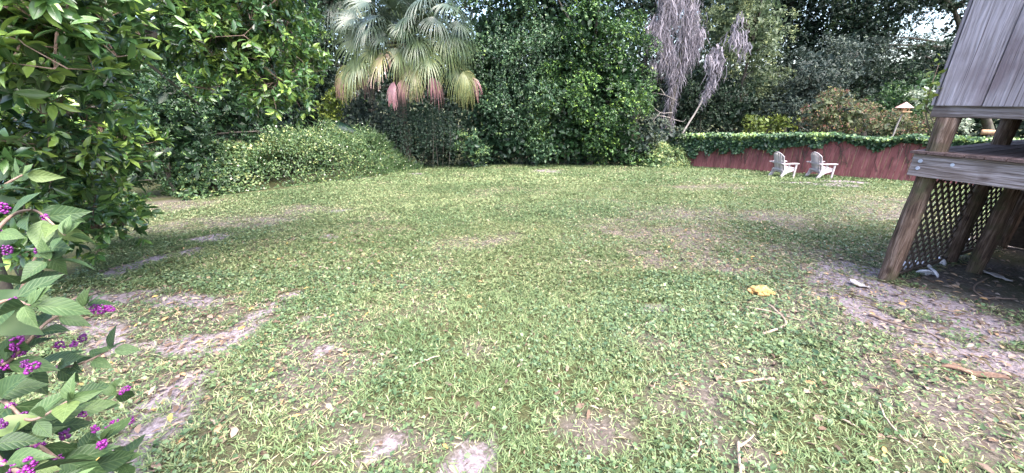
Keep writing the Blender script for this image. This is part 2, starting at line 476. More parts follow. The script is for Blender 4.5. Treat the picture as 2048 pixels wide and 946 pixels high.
def path_field(x, y, pts, rad, wn_):
    """1 inside a worn strip that follows the points, its edge frayed"""
    out = np.zeros(np.shape(x))
    W = np.array([gp(*p)[:2] for p in pts]); lo, hi = W.min(0) - rad * 3 - .4, W.max(0) + rad * 3 + .4
    k = (x > lo[0]) & (x < hi[0]) & (y > lo[1]) & (y < hi[1])
    if not k.any(): return out
    x, y = x[k], y[k]; wn_ = [q[k] for q in wn_]
    x = x + rad * 1.7 * wn_[0] + .22 * rad ** .5 * wn_[1]; y = y + rad * 1.7 * wn_[2] + .22 * rad ** .5 * wn_[3]
    d = np.full(np.shape(x), 1e9)
    if len(W) == 1: W = np.repeat(W, 2, 0)
    for a, b in zip(W[:-1], W[1:]):
        ab = b - a; L2 = max(float(ab @ ab), 1e-9)
        t = np.clip(((x - a[0]) * ab[0] + (y - a[1]) * ab[1]) / L2, 0, 1)
        d = np.minimum(d, np.hypot(x - a[0] - t * ab[0], y - a[1] - t * ab[1]))
    out[k] = smooth(rad * 1.8, rad * 0.1, d)
    return out


BARE = [([(585, 588), (545, 615)], .17), ([(545, 615), (500, 655), (430, 690)], .13), ([(600, 640)], .10), ([(640, 700)], .10),
        ([(240, 545), (300, 520), (390, 505)], .20), ([(190, 600), (330, 590), (420, 600)], .22), ([(140, 640), (260, 690), (420, 690)], .16),
        ([(370, 770), (330, 820), (270, 900), (230, 960)], .16), ([(940, 915), (900, 960)], .10), ([(1040, 840)], .08), ([(760, 890), (730, 930)], .07),
        ([(1098, 343)], .65), ([(1590, 366), (1700, 372)], .45), ([(1660, 362), (1720, 366)], .35), ([(830, 348)], .4),
        ([(1680, 590), (1750, 640)], .17), ([(1700, 540), (1800, 590), (1900, 620), (2048, 680)], .42), ([(1900, 690), (2048, 750)], .30), ([(1640, 560)], .2),
        ([(420, 478)], .28), ([(680, 422)], .22), ([(660, 476)], .20), ([(390, 500)], .12), ([(1310, 615)], .10), ([(1665, 590)], .15), ([(1600, 700)], .08), ([(1415, 800)], .07)]
DRY = [([(1420, 470), (1600, 530), (1760, 640)], .75), ([(1620, 600), (1780, 700), (1980, 880)], .50), ([(160, 600), (300, 640), (430, 640)], .35), ([(180, 720), (300, 760)], .30), ([(1300, 690), (1400, 720)], .18), ([(560, 760), (640, 800)], .16), ([(1130, 830), (1230, 860)], .15), ([(1230, 455), (1420, 475)], .8), ([(1350, 430), (1600, 440)], .9), ([(1500, 500), (1700, 530)], .9), ([(1300, 510), (1400, 520)], .4), ([(1750, 450), (1800, 400)], .8),
       ([(340, 455), (560, 440)], .55), ([(600, 420)], .5), ([(700, 860), (900, 880)], .18), ([(600, 700), (700, 720)], .22), ([(950, 700)], .16), ([(1380, 800), (1500, 730)], .25),
       ([(1650, 640), (1800, 760)], .25), ([(1700, 520), (1800, 560), (2000, 620)], .7), ([(1950, 720), (2048, 800)], .4), ([(1850, 530), (2100, 560)], 1.2), ([(1950, 470), (2100, 500)], 1.2), ([(200, 420), (360, 412)], .7), ([(1900, 800), (2048, 860)], .4), ([(1500, 900)], .2), ([(200, 650), (300, 620)], .5), ([(300, 760)], .35),
       ([(1370, 375), (1480, 372)], .5), ([(900, 490), (1000, 480)], .35)]


def bare_field(x, y):
    v = np.zeros(np.shape(x)); w_ = warp_noise(x, y)
    for p, r in BARE: v = np.maximum(v, path_field(x, y, p, r, w_))
    n = fbm(x * 4.5, y * 4.5, 9.0)
    v = smooth(0.16, 0.80, v * (0.15 + 1.5 * n) + .55 * v * (fbm(x * 11, y * 11, 19.0, 3) - .5))
    # under the shed and under the left thicket nothing grows
    
    return v


def dry_field(x, y):
    v = np.zeros(np.shape(x)); w_ = warp_noise(x, y)
    for p, r in DRY: v = np.maximum(v, path_field(x, y, p, r, w_))
    n = fbm(x * 1.7, y * 1.7, 21.0)
    v = v * (0.3 + 0.9 * n)
    return np.clip(1.15 * v * (.4 + 1.0 * fbm(x * 6, y * 6, 33.0, 3)) + 0.35 * smooth(0.58, 0.75, fbm(x * 1.1, y * 1.1, 31.0)), 0, 1)


def make_ground():
    xs = np.concatenate([[-400, -160, -70, -35, -22], np.arange(-15, 17, .14), [19, 24, 34, 60, 150, 400]])
    ys = np.concatenate([[-300, -80, -30, -12, -6, -3], np.arange(-1.5, 20.5, .14), [22, 24, 28, 40, 80, 200, 500]])
    X, Y = np.meshgrid(xs, ys, indexing='ij')
    V = np.stack([X, Y, gz(X, Y)], -1).reshape(-1, 3)
    nx, ny = len(xs), len(ys)
    I = np.arange(nx * ny).reshape(nx, ny)
    F = np.stack([I[:-1, :-1], I[1:, :-1], I[1:, 1:], I[:-1, 1:]], -1).reshape(-1, 4)
    me = mesh_tris('ground', V, F, smooth_shade=True)
    for nm, fn in (('bare', bare_field), ('dry', dry_field)):
        a = me.attributes.new(nm, 'FLOAT', 'POINT')
        a.data.foreach_set('value', np.ascontiguousarray(fn(V[:, 0], V[:, 1]), np.float32))
    tag(link('ground', me, M['ground']), 'sloping backyard ground of sandy soil under the grass', None, None, 'structure')


make_ground()

# ------------------------------------------------------------------ fence
def lin(a, b, t): return a + (b - a) * t


FA = gp(1388, 333.5)[:2]; FB = gp(1812, 363)[:2]
FDIR = (FB - FA) / np.linalg.norm(FB - FA); FN = np.array([FDIR[1], -FDIR[0]])
if FN @ (-FA) < 0: FN = -FN
FLEN = np.linalg.norm(FB - FA)


def fence():
    root = empty('fence', (FA[0], FA[1], float(gz(*FA))), 'dark red wooden board fence behind the two chairs, its top overgrown with vines', 'fence')
    base = np.array(root.location)
    start, end = -1.2, FLEN + 7.0
    bw = 0.145; H = 1.42
    mb = []
    for k in range(3):                    # three board shapes shared by all boards
        bm = bmesh.new(); bmesh.ops.create_cube(bm, size=1)
        for v in bm.verts:
            v.co.x *= bw - .006; v.co.y *= .019; v.co.z = (v.co.z + .5) * H
            if v.co.z > .5: v.co.x *= (1, .985, 1.0)[k]
        bmesh.ops.bevel(bm, geom=bm.edges[:], offset=.0025, segments=1, affect='EDGES')
        me = bpy.data.meshes.new('fence_board'); bm.to_mesh(me); bm.free(); me.materials.append(M['fence']); mb.append(me)
    n = int((end - start) / bw)
    ang = math.atan2(FDIR[1], FDIR[0])
    for i in range(n):
        s = start + (i + .5) * bw
        p = FA + FDIR * s + FN * random.uniform(-.005, .005)
        o = link('fence_board', mb[i % 3], None, root)
        z = float(gz(*p)) + random.uniform(-.02, .03)
        o.location = (p[0] - base[0], p[1] - base[1], z - base[2])
        o.rotation_euler = (0, random.uniform(-.006, .006), ang)
    for h in (.3, 1.15):
        m = MB(); pts = []
        for s in np.linspace(start, end, 14):
            p = FA + FDIR * s - FN * .05; pts.append((p[0] - base[0], p[1] - base[1], float(gz(*p)) + h - base[2]))
        m.tube(pts, .04, 4); m.build('rail', M['fence'], root)
    for s in np.arange(start + .2, end, 2.4):
        p = FA + FDIR * s - FN * .13
        m = MB(); m.box((0, 0, .7), (.09, .09, 1.5)); o = m.build('post', M['fence'], root)
        o.location = (p[0] - base[0], p[1] - base[1], float(gz(*p)) - base[2]); o.rotation_euler = (0, 0, ang)


fence()

# ------------------------------------------------------------------ raised wooden shed on posts
SA = np.array([.40, -.9165]); SB = np.array([.9165, .40])      # along the near wall, along the far wall
SC = gp(1772, 562)[:2]                             # foot of the corner post


def shed():
    z0 = float(gz(*SC))
    root = empty('shed', (SC[0], SC[1], z0), 'raised weathered wooden shed on posts with dark lattice below, at the right edge', 'shed')
    LA, LB = 3.3, 3.4
    ang = math.atan2(SB[1], SB[0])

    def loc(a, b, z): p = SA * a + SB * b; return (p[0], p[1], z - z0)

    def piece(name, mat, dims, pos, rot=(0, 0, 0), parent=root, bev=.004, shared=None):
        """box with its own local x along SB, y along -SA"""
        if shared is None:
            bm = bmesh.new(); bmesh.ops.create_cube(bm, size=1)
            for v in bm.verts: v.co = Vector((v.co.x * dims[0], v.co.y * dims[1], v.co.z * dims[2]))
            long_ax = max(range(3), key=lambda i: dims[i])
            es = [e for e in bm.edges if abs((e.verts[0].co - e.verts[1].co)[long_ax]) > 1e-6]
            bmesh.ops.subdivide_edges(bm, edges=es, cuts=6, use_grid_fill=True)
            for v in bm.verts:
                j = [random.uniform(-1, 1) * min(.0035, dims[i] * .08) if i != long_ax else 0 for i in range(3)]
                v.co += Vector(j)
            if bev:
                sharp = [e for e in bm.edges if len(e.link_faces) == 2 and e.calc_face_angle(0) > 1.0]
                bmesh.ops.bevel(bm, geom=sharp, offset=bev, segments=2, affect='EDGES')
            me = bpy.data.meshes.new(name); bm.to_mesh(me); bm.free(); me.materials.append(mat)
        else:
            me = shared
        o = link(name, me, None, parent)
        o.location = pos; o.rotation_euler = (rot[0], rot[1], rot[2] + ang)
        return o

    # posts: rough, a little out of round
    def post(a, b, top, r, base=None):
        p = SC + SA * a + SB * b
        zb = float(gz(*p)) - .12
        m = MB(); n = 16
        zz = np.linspace(zb, top, n)
        rr = r * (1 + .05 * np.sin(zz * 5 + a * 3) + .03 * np.sin(zz * 13 + b)); rr[0] *= 1.08
        m.tube([(0, 0, z - zb) for z in zz], rr, 12, wob=.035)
        for i, v in enumerate(m.v):                       # squarish, eased corners
            x, y = v[0], v[1]; q = max(abs(x), abs(y)); l = math.hypot(x, y) + 1e-9
            f = 1 + .45 * (l / max(q, 1e-9) - 1); m.v[i] = (x * f, y * f, v[2])
        o = m.build('post', M['post'], root, True)
        o.location = loc(a, b, zb); o.rotation_euler = (0, 0, ang)
        return o
    post(.0, .0, 1.586, .080)
    post(.0, 1.60, 1.586, .075); post(.30, 1.36, 1.0, .072); post(0.0, 3.3, 1.586, .075)
    post(1.75, .02, 1.0, .08); post(3.2, .02, 1.586, .08); post(3.2, 3.3, 1.586, .08); post(1.7, 1.7, 1.0, .075)
    # rim boards: near face (along SA), seen from the yard
    rot_a = math.atan2(SA[1], SA[0]) - ang
    rim = piece('rim_board', M['rim'], (LA + .1, .04, .232), loc(LA / 2 - .07, -.105, 1.10), (0, 0, rot_a))
    for dz in (.045, -.03):
        m = MB(); m.tube([(-LA / 2 + .02, -.018, dz), (-LA / 2 + .02, -.032, dz)], [.020, .016], 10); m.build('bolt', M['steel'], rim)
    m = MB(); m.tube([(-LA / 2 + .26, -.018, .04), (-LA / 2 + .26, -.026, .04)], [.018, .014], 10); m.build('bolt', M['steel'], rim)
    piece('rim_board', M['rim'], (LB, .04, .232), loc(-.10, LB / 2, 1.10))
    piece('rim_board', M['rim'], (LB, .04, .232), loc(LA - .02, LB / 2, 1.10))
    for b in np.arange(.5, LB, .55): piece('joist', M['rim'], (LA - .1, .04, .18), loc(LA / 2, b, 1.115), (0, 0, rot_a))
    # deck planks run along SB, their ends show over the rim
    a = -.15
    while a < LA:
        w = .135
        piece('deck_plank', M['deckplank'], (LB + .12, w - .008, .028), loc(a + w / 2, LB / 2 - .10 + random.uniform(-.012, .012), 1.233), (random.uniform(-.01, .01), 0, 0))
        a += w
    # upper walls of vertical boards above an open band
    piece('trim_board', M['rim'], (LA + .1, .045, .115), loc(LA / 2 - .08, -.040, 1.645), (0, 0, rot_a))
    piece('trim_board', M['rim'], (LB, .045, .115), loc(-.10, LB / 2, 1.645))
    bw = .325; H = 2.3
    for i in range(int(LA / bw) + 1):
        piece('siding_board', M['siding'], (bw - .006, .026, H), loc(-.115 + (i + .5) * bw, -.078 + random.uniform(-.003, .003), 1.70 + H / 2 + random.uniform(-.006, .006)), (0, 0, rot_a), bev=.005)
    for i in range(int(LB / bw)):
        piece('siding_board', M['siding'], (bw - .006, .026, H), loc(-.138 + random.uniform(-.003, .003), -.1 + (i + .5) * bw + .02, 1.70 + H / 2), bev=.005)
    for i in range(int(LA / bw) + 1):      # far wall down to the deck
        piece('siding_board', M['siding'], (bw - .006, .026, H + .45), loc(-.1 + (i + .5) * bw, LB - .02, 1.26 + (H + .45) / 2), (0, 0, rot_a), bev=.005)
    for i in range(int(LB / bw) + 1):
        piece('siding_board', M['siding'], (bw - .006, .026, H + .45), loc(LA + .03, -.1 + (i + .5) * bw, 1.26 + (H + .45) / 2), bev=.005)
    piece('roof', M['deckplank'], (LB + .5, LA + .5, .06), loc(LA / 2, LB / 2, 1.70 + H + .06), bev=0)
    # lattice skirt along the far side
    lat_me = []
    lx0, lx1, lz0, lz1 = .06, 3.2, z0 + .0, .985
    panel = bpy.data.objects.new('lattice_panel', None); COL.objects.link(panel); panel.parent = root
    panel.location = loc(-.03, 0, 0); panel.rotation_euler = (0, 0, ang)
    panel['label'] = 'dark diagonal lattice skirt between the posts'
    lz0 -= z0; lz1 -= z0
    panel.location.z = 0

    def slat(c, s, depth):
        # line x - x0 = s*(z - z0); clip to the rectangle
        pts = []
        x_a, z_a = c, lz0
        dx = s * (lz1 - lz0)
        x_b, z_b = c + dx, lz1
        t0, t1 = 0.0, 1.0
        if abs(dx) > 1e-6:
            ta, tb = sorted(((lx0 - x_a) / dx, (lx1 - x_a) / dx)); t0, t1 = max(t0, ta), min(t1, tb)
        if t1 - t0 < .04: return
        P = np.array([x_a + dx * t0, depth, z_a + (z_b - z_a) * t0]); Q = np.array([x_a + dx * t1, depth, z_a + (z_b - z_a) * t1])
        m = MB(); L = np.linalg.norm(Q - P); th = math.atan2(Q[2] - P[2], Q[0] - P[0])
        m.box((P + Q) / 2, (L, .008, .036), Matrix.Rotation(-th, 3, 'Y'))
        m.build('lattice_slat', M['lattice'], panel)
    step = .15
    for c in np.arange(lx0 - 1.4, lx1 + 1.4, step):
        slat(c, 1.0, 0.0); slat(c + .03, -1.0, .0095)
    m = MB(); m.box(((lx0 + lx1) / 2, -.02, lz0 + .03), (lx1 - lx0, .02, .05)); m.build('lattice_rail', M['lattice'], panel)
    # back and right skirts close the crawl space
    m = MB(); m.box((0, 0, 0), (.02, LA, 1.5)); o = m.build('skirt_board', M['lattice'], root); o.location = loc(LA / 2, LB + .05, .4); o.rotation_euler = (0, 0, ang)
    m = MB(); m.box((0, 0, 0), (LB, .02, 1.5)); o = m.build('skirt_board', M['lattice'], root); o.location = loc(LA + .06, LB / 2, .4); o.rotation_euler = (0, 0, ang)


shed()

# ------------------------------------------------------------------ chairs
def chair(loc, face, label):
    root = empty('adirondack_chair', loc, label, 'chair', 'resin chairs by the fence', face)
    root.scale = (.80, .98, .98)
    W = .56

    def slab(name, outline, y0, y1, parent=root, mat=M['resin']):
        """outline in x,z extruded from y0 to y1"""
        bm = bmesh.new()
        vs_ = [bm.verts.new((x, y0, z)) for x, z in outline]; f = bm.faces.new(vs_)
        r = bmesh.ops.extrude_face_region(bm, geom=[f])
        for v in r['geom']:
            if isinstance(v, bmesh.types.BMVert): v.co.y = y1
        bmesh.ops.recalc_face_normals(bm, faces=bm.faces[:])
        bmesh.ops.bevel(bm, geom=bm.edges[:], offset=.005, segments=2, affect='EDGES')
        me = bpy.data.meshes.new(name); bm.to_mesh(me); bm.free()
        return link(name, me, mat, parent)
    for s in (-1, 1):
        y = s * W / 2
        # side rail that becomes the rear foot
        slab('leg', [(.36, .37), (.36, .29), (.22, .255), (.02, .205), (-.10, .13), (-.20, 0), (-.34, 0), (-.22, .16), (-.20, .30), (-.02, .325), (.2, .355)], y - .022, y + .022)
        slab('leg', [(.30, 0), (.37, 0), (.385, .53), (.30, .53)], y + s * .03 - .018, y + s * .03 + .018)
        slab('armrest', [(-.36, .535), (.41, .545), (.41, .575), (-.36, .562)], y + s * .035 - .065, y + s * .035 + .065)
        slab('arm_bracket', [(-.02, .31), (.07, .33), (.085, .54), (-.01, .54)], y - .016, y + .016)
    for i in range(6):                                   # seat slats, curved down to the back
        x = .34 - i * .088; z = .372 - .022 * i - .002 * i * i
        slab('seat_slat', [(x - .040, z - .012), (x + .040, z), (x + .040, z + .018), (x - .040, z + .006)], -W / 2 + .02, W / 2 - .02)
    n = 6; bwid = W - .06
    for i in range(n):                                   # back slats, arched top
        yc = -bwid / 2 + (i + .5) * bwid / n; u = (i + .5 - n / 2) / (n / 2)
        top = .93 - .13 * abs(u) ** 2.2
        m = MB(); k = 7
        V = []; F = []
        for j in range(k + 1):
            t = j / k; z = .20 + (top - .20) * t
            x = -.12 - .27 * ((z - .20) / .72) + .05 * (u ** 2)
            spread = 1 + .10 * t
            tw = bwid / n * .46 * (1 if j < k else .72)
            for (dy, dx) in ((-tw, .010), (tw, .010), (tw, -.012), (-tw, -.012)):
                V.append((x + dx, yc * spread + dy, z))
        for j in range(k):
            for q in range(4):
                q2 = (q + 1) % 4; F.append((j * 4 + q, j * 4 + q2, j * 4 + 4 + q2, j * 4 + 4 + q))
        F.append((3, 2, 1, 0)); F.append((k * 4, k * 4 + 1, k * 4 + 2, k * 4 + 3))
        m.add(V, F); m.build('back_slat', M['resin'], root)
    slab('back_brace', [(-.29, .51), (-.26, .51), (-.275, .575), (-.305, .575)], -W / 2 - .02, W / 2 + .02)
    slab('back_brace', [(-.22, .27), (-.19, .27), (-.195, .33), (-.225, .33)], -W / 2 + .03, W / 2 - .03)
    # raised rim round the top of the back
    m = MB(); pts = []
    for t in np.linspace(-1, 1, 17):
        z = .945 - .135 * abs(t) ** 2.2; x = -.12 - .27 * ((z - .20) / .72) + .05 * t * t
        pts.append((x - .004, t * bwid / 2 * 1.11, z))
    lo = [(-.12 - .27 * ((z - .2) / .72) + .05, 0, z) for z in np.linspace(.55, .80, 5)]
    pts = [(x, -bwid / 2 * (1.02 + .09 * (z - .2) / .73), z) for x, _, z in lo] + pts + [(x, bwid / 2 * (1.02 + .09 * (z - .2) / .73), z) for x, _, z in lo[::-1]]
    m.tube(pts, .016, 6); m.build('back_rim', M['resin'], root, True)
    return root


p = gp(1560, 353.5); chair((p[0], p[1], float(gz(p[0], p[1]))), math.radians(2), 'white resin adirondack chair nearer the left end of the red fence')
p = gp(1634, 355.5); chair((p[0], p[1], float(gz(p[0], p[1]))), math.radians(-2), 'white resin adirondack chair nearer the wooden shed, in front of hanging vine')

# ------------------------------------------------------------------ bird feeder on a pole beyond the fence
def feeder():
    Y = 13.35
    top = at(1813, 204, Y); x, y = top[0], top[1]
    g = float(gz(x, y)); root = empty('bird_feeder', (x, y, g), 'small bird feeder with pointed pink roof on a thin pole behind the fence', 'bird feeder')
    def Z(py): return at(1813, py, Y)[2] - g
    s = Y / ray(1813, 215)[1] / FPX
    bm = bmesh.new(); bmesh.ops.create_cone(bm, segments=6, radius1=14.5 * s, radius2=.008, depth=Z(204) - Z(215.5), cap_ends=True)
    me = bpy.data.meshes.new('roof'); bm.to_mesh(me); bm.free(); o = link('roof', me, M['pinkpaint'], root); o.location = (0, 0, (Z(204) + Z(215.5)) / 2)
    m = MB(); m.box((0, 0, Z(223) - .005), (19 * s, 17 * s, .025)); m.build('tray', M['tan'], root)
    for dx in (-5.5, 5.5):
        for dy in (-5, 5):
            m = MB(); m.box((dx * s, dy * s, (Z(215) + Z(222.5)) / 2), (.022, .022, Z(215) - Z(222.5))); m.build('corner_post', M['tan'], root)
    m = MB(); m.box((0, 0, (Z(215) + Z(222.5)) / 2), (6.5 * s, 6.5 * s, (Z(215) - Z(222.5)) * .95)); m.build('seed_box', M['tan'], root)
    m = MB(); m.tube([(-.16, 0, -.05), (-.05, 0, Z(250)), (0, 0, Z(224))], .022, 8); m.build('pole', M['bark_pale'], root)


feeder()

# ------------------------------------------------------------------ foliage generator
def rand_dir(n, rng):
    v = rng.normal(size=(n, 3)); return norm(v)


def crown_shoots(ells, nclump, nshoot, rng, cr=(.35, .7), shell=.55, up=.35, flat=.8):
    """shoot positions and axes gathered in clumps through the crown's volume"""
    E = np.array([np.concatenate([c, r]) for c, r in ells], float)
    w = E[:, 3] * E[:, 5] + E[:, 4] * E[:, 5]; w /= w.sum()
    idx = rng.choice(len(E), nclump, p=w)
    u = rand_dir(nclump, rng)
    rr = shell + (1 - shell) * rng.random(nclump) ** .6
    C = E[idx, :3] + u * E[idx, 3:] * rr[:, None]
    rad = rng.uniform(cr[0], cr[1], nclump)
    ui = np.repeat(np.arange(nclump), nshoot)
    v = norm(rand_dir(len(ui), rng) + .65 * u[ui] + np.array([0, 0, .6]))
    P = C[ui] + v * (rad[ui] * (.30 + .75 * rng.random(len(ui)) ** .5))[:, None] * np.array([1, 1, flat])
    A = norm(v + np.array([0, 0, up]) + .5 * rng.normal(size=v.shape))
    return P, A, C, ui


def shoot_leaves(P, A, k, L, rng, aspect=.42, young=.15, spread=1.0, seglen=None, droop=.2, tclump=None, base_t=(.15, .75), up=.9):
    """k leaves round every shoot"""
    n = len(P); i = np.repeat(np.arange(n), k)
    t = rng.random(n * k)
    sl = (L * 1.2 if seglen is None else seglen)
    lp = P[i] + A[i] * (t * sl)[:, None] + rng.normal(size=(n * k, 3)) * L * .12
    rd = rand_dir(n * k, rng); rd = norm(rd - A[i] * np.sum(rd * A[i], 1, keepdims=True))
    D = norm(A[i] * (.35 + .55 * t[:, None]) + rd * spread - np.array([0, 0, droop]))
    N = norm(np.array([0, 0, up]) + A[i] * .7 + .55 * rng.normal(size=D.shape))
    Ls = L * rng.uniform(.65, 1.2, n * k)
    W = Ls * aspect * rng.uniform(.8, 1.15, n * k)
    yt = rng.random(n) < young
    tn = rng.uniform(base_t[0], base_t[1], n * k) + (tclump if tclump is not None else 0)
    tn = np.where(yt[i] & (t > .35), rng.uniform(.78, 1.0, n * k), tn)
    return lp, D, N, Ls, W, np.clip(tn, 0, 1)


def trunk_tubes(base, C, rng, r0=.16, nlimb=10, lean=(0, 0), top=None):
    """a tapered trunk with limbs reaching clump centres"""
    m = MB()
    base = np.asarray(base, float)
    cz = np.percentile(C[:, 2], 70) if top is None else top
    c = C.mean(0)
    tip = np.array([lerp(base[0], c[0], .8) + lean[0], lerp(base[1], c[1], .8) + lean[1], cz])
    mid = (base + tip) / 2 + np.array([lean[0] * -.3, 0, 0]) + rng.normal(size=3) * .12
    pts = curve(base - np.array([0, 0, .15]), mid, tip, 10)
    m.tube(pts, np.linspace(r0, r0 * .3, 10) * np.r_[1.35, 1.1, np.ones(8)], 9, wob=.08)
    sel = rng.choice(len(C), min(nlimb, len(C)), replace=False)
    for s in sel:
        q = C[s]; j = int(np.clip(np.searchsorted(pts[:, 2], q[2] - rng.uniform(.5, 1.4)), 2, 8))
        a = pts[j]; mm = (a + q) / 2 + np.array([0, 0, .25]) + rng.normal(size=3) * .12
        m.tube(curve(a, mm, q, 7), np.linspace(r0 * .42, r0 * .10, 7), 6, wob=.08)
    return m


def lerp(a, b, t): return a + (b - a) * t


def tree(name, label, cat, base, ells, nclump, nshoot, k, L, mat, seed, cr=(.35, .7), shell=.55, aspect=.45, young=.15, trunk=.15,
         nlimb=10, lean=(0, 0), group=None, up=.35, droop=.2, shape=LEAF4, bark='bark', crownname='crown', spread=1.0, base_t=(.15, .75), clumptint=.12, core=1.0, coreL=.30):
    rng = np.random.default_rng(seed)
    P, A, C, ui = crown_shoots(ells, nclump, nshoot, rng, cr, shell, up)
    ct = rng.normal(size=nclump) * clumptint
    root = empty(name, base, label, cat, group)
    lp, D, N, Ls, W, tn = shoot_leaves(P, A, k, L, rng, aspect, young, spread, None, droop, np.repeat(ct[ui], k), base_t)
    b = np.asarray(base, float)
    g = gz(lp[:, 0], lp[:, 1]); keep = lp[:, 2] > g + .03
    lp, D, N, Ls, W, tn = lp[keep], D[keep], N[keep], Ls[keep], W[keep], tn[keep]
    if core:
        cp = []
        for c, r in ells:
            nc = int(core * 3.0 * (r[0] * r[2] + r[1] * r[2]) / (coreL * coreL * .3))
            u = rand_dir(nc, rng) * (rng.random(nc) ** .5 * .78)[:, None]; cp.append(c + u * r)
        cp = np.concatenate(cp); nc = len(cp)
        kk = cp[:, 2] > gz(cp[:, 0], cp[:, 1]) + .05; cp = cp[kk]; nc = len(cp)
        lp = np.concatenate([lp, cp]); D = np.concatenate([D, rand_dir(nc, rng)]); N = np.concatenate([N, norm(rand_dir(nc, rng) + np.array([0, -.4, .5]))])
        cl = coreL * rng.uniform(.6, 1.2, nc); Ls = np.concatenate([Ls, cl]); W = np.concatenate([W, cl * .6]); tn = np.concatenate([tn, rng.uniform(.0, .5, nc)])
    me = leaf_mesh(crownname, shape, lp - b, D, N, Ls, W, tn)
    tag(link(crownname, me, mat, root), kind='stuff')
    if trunk:
        m = trunk_tubes((0, 0, 0), C - b, rng, trunk, nlimb, lean); m.build('trunk', M[bark], root, True)
    return root


def ell(px, py, Y, rx, ry, rd=None):
    """crown lobe centred where the photograph shows it, at distance Y; rx, ry in photograph pixels"""
    c = at(px, py, Y); s = (Y / ray(px, py)[1]) / FPX
    return (c, np.array([rx * s, (rd if rd else rx * s * .8), ry * s]))


def gnd(px, Y):
    d = ray(px, 300); x = d[0] / d[1] * Y
    return np.array([x, Y, float(gz(x, Y))])



# ------------------------------------------------------------------ forest behind, far to near
tree('oak_tree', 'tall dark oak rising behind the pale green tree', 'tree', gnd(1560, 31), [ell(1560, 20, 31, 150, 90, 3), ell(1620, 110, 31, 120, 90, 3), ell(1480, 60, 31, 100, 90, 3), ell(1560, -90, 31, 170, 60, 3)], 150, 34, 5, .20, M['dark'], 101, (.6, 1.2), .5, trunk=.3, young=.03)
tree('oak_tree', 'tall dark oak behind the grey-green tree, right of centre', 'tree', gnd(1720, 30), [ell(1700, 30, 30, 110, 70, 3), ell(1740, 140, 30, 80, 70, 3), ell(1700, -80, 30, 160, 60, 3)], 130, 34, 5, .20, M['dark'], 102, (.6, 1.2), .5, trunk=.3, young=.03)
tree('oak_tree', 'dark oak arching over the bright sky gap next to the shed', 'tree', gnd(1990, 27), [ell(1850, -5, 27, 170, 36, 2.5), ell(1980, 50, 27, 90, 60, 2.5), ell(1900, -60, 27, 150, 40, 2.5), ell(1740, 60, 27, 60, 50, 2)], 190, 16, 5, .18, M['dark'], 103, (.35, .7), .25, trunk=.28, young=.03, lean=(-1.5, 0))
tree('evergreen_tree', 'round dark evergreen right under the sky gap', 'tree', gnd(1880, 24), [ell(1880, 140, 24, 90, 55, 2.5), ell(1950, 110, 24, 60, 45, 2), ell(1800, 190, 24, 70, 50, 2)], 180, 14, 5, .15, M['dark'], 104, (.3, .6), .4, trunk=.2, young=.03)
tree('bushy_tree', 'feathery green bush behind the bird feeder', 'tree', gnd(1830, 19), [ell(1835, 195, 19, 52, 42, 1.4), ell(1780, 225, 19, 45, 35, 1.2)], 110, 14, 5, .10, M['hedge'], 105, (.25, .45), .5, trunk=.09, aspect=.3, young=.05, up=.6)
tree('oak_tree', 'dark oak behind the moss-draped tree, near the centre top', 'tree', gnd(1260, 29), [ell(1270, 20, 29, 120, 80, 3), ell(1340, 120, 29, 140, 100, 2.5), ell(1180, -60, 29, 200, 60, 3), ell(1400, 190, 29, 130, 60, 2), ell(1400, 0, 28, 120, 70, 2.5)], 170, 34, 5, .19, M['dark'], 106, (.6, 1.2), .5, trunk=.3, young=.05)
tree('oak_tree', 'dark tall tree behind the fan palm', 'tree', gnd(740, 26), [ell(760, 60, 26, 170, 130, 3), ell(620, 120, 26, 120, 130, 3), ell(900, 120, 26, 140, 130, 3), ell(700, -70, 26, 260, 60, 3), ell(900, -20, 24, 90, 70, 2)], 300, 15, 5, .19, M['dark'], 107, (.4, .9), .3, trunk=.3, young=.04)
tree('grey_green_tree', 'grey-green dense tree behind the fence, left of the red bushes', 'tree', gnd(1625, 20.5), [ell(1620, 150, 20.5, 62, 60, 1.6), ell(1580, 220, 20.5, 60, 50, 1.4), ell(1680, 230, 20.5, 50, 45, 1.3), ell(1700, 130, 22, 45, 50, 1.2)], 130, 28, 5, .13, M['greygreen'], 108, (.36, .7), .65, trunk=.13, young=.04)
tree('pale_tree', 'pale yellow-green leafy tree beside the moss-draped trunk', 'tree', gnd(1462, 21.5), [ell(1450, 50, 21.5, 45, 55, 1.3), ell(1520, 70, 21.5, 50, 85, 1.4), ell(1530, 170, 21.5, 40, 50, 1.2), ell(1445, 120, 21.5, 32, 35, 1.), ell(1480, -40, 21.5, 70, 60, 1.4)], 110, 26, 5, .12, M['pale'], 109, (.32, .62), .65, trunk=.13, young=.2, lean=(.6, 0))
tree('understory_shrub', 'dark understory shrub behind the fence below the hanging moss', 'shrub', gnd(1400, 21), [ell(1390, 190, 21.5, 70, 70, 1.3), ell(1470, 220, 21, 60, 50, 1.2), ell(1350, 245, 22, 60, 40, 1)], 140, 15, 5, .12, M['dark'], 110, (.28, .5), .4, trunk=.06, young=.03)
tree('yellow_green_shrub', 'yellow-green shrub glowing behind the fence, left of the first chair', 'shrub', gnd(1525, 19.5), [ell(1522, 250, 19.5, 34, 18, .6), ell(1560, 250, 19.5, 22, 14, .5)], 30, 10, 5, .10, M['yellowgreen'], 111, (.2, .38), .5, trunk=.04)
tree('crape_myrtle', 'reddish crape myrtle bush with a yellow-green vine through it, behind the chairs', 'shrub', gnd(1670, 16.6), [ell(1650, 225, 16.6, 36, 34, .8), ell(1700, 240, 16.6, 42, 35, .8), ell(1672, 205, 16.8, 20, 22, .5)], 90, 13, 5, .075, M['myrtle'], 112, (.18, .36), .5, trunk=.05, up=.8, base_t=(.05, .95))
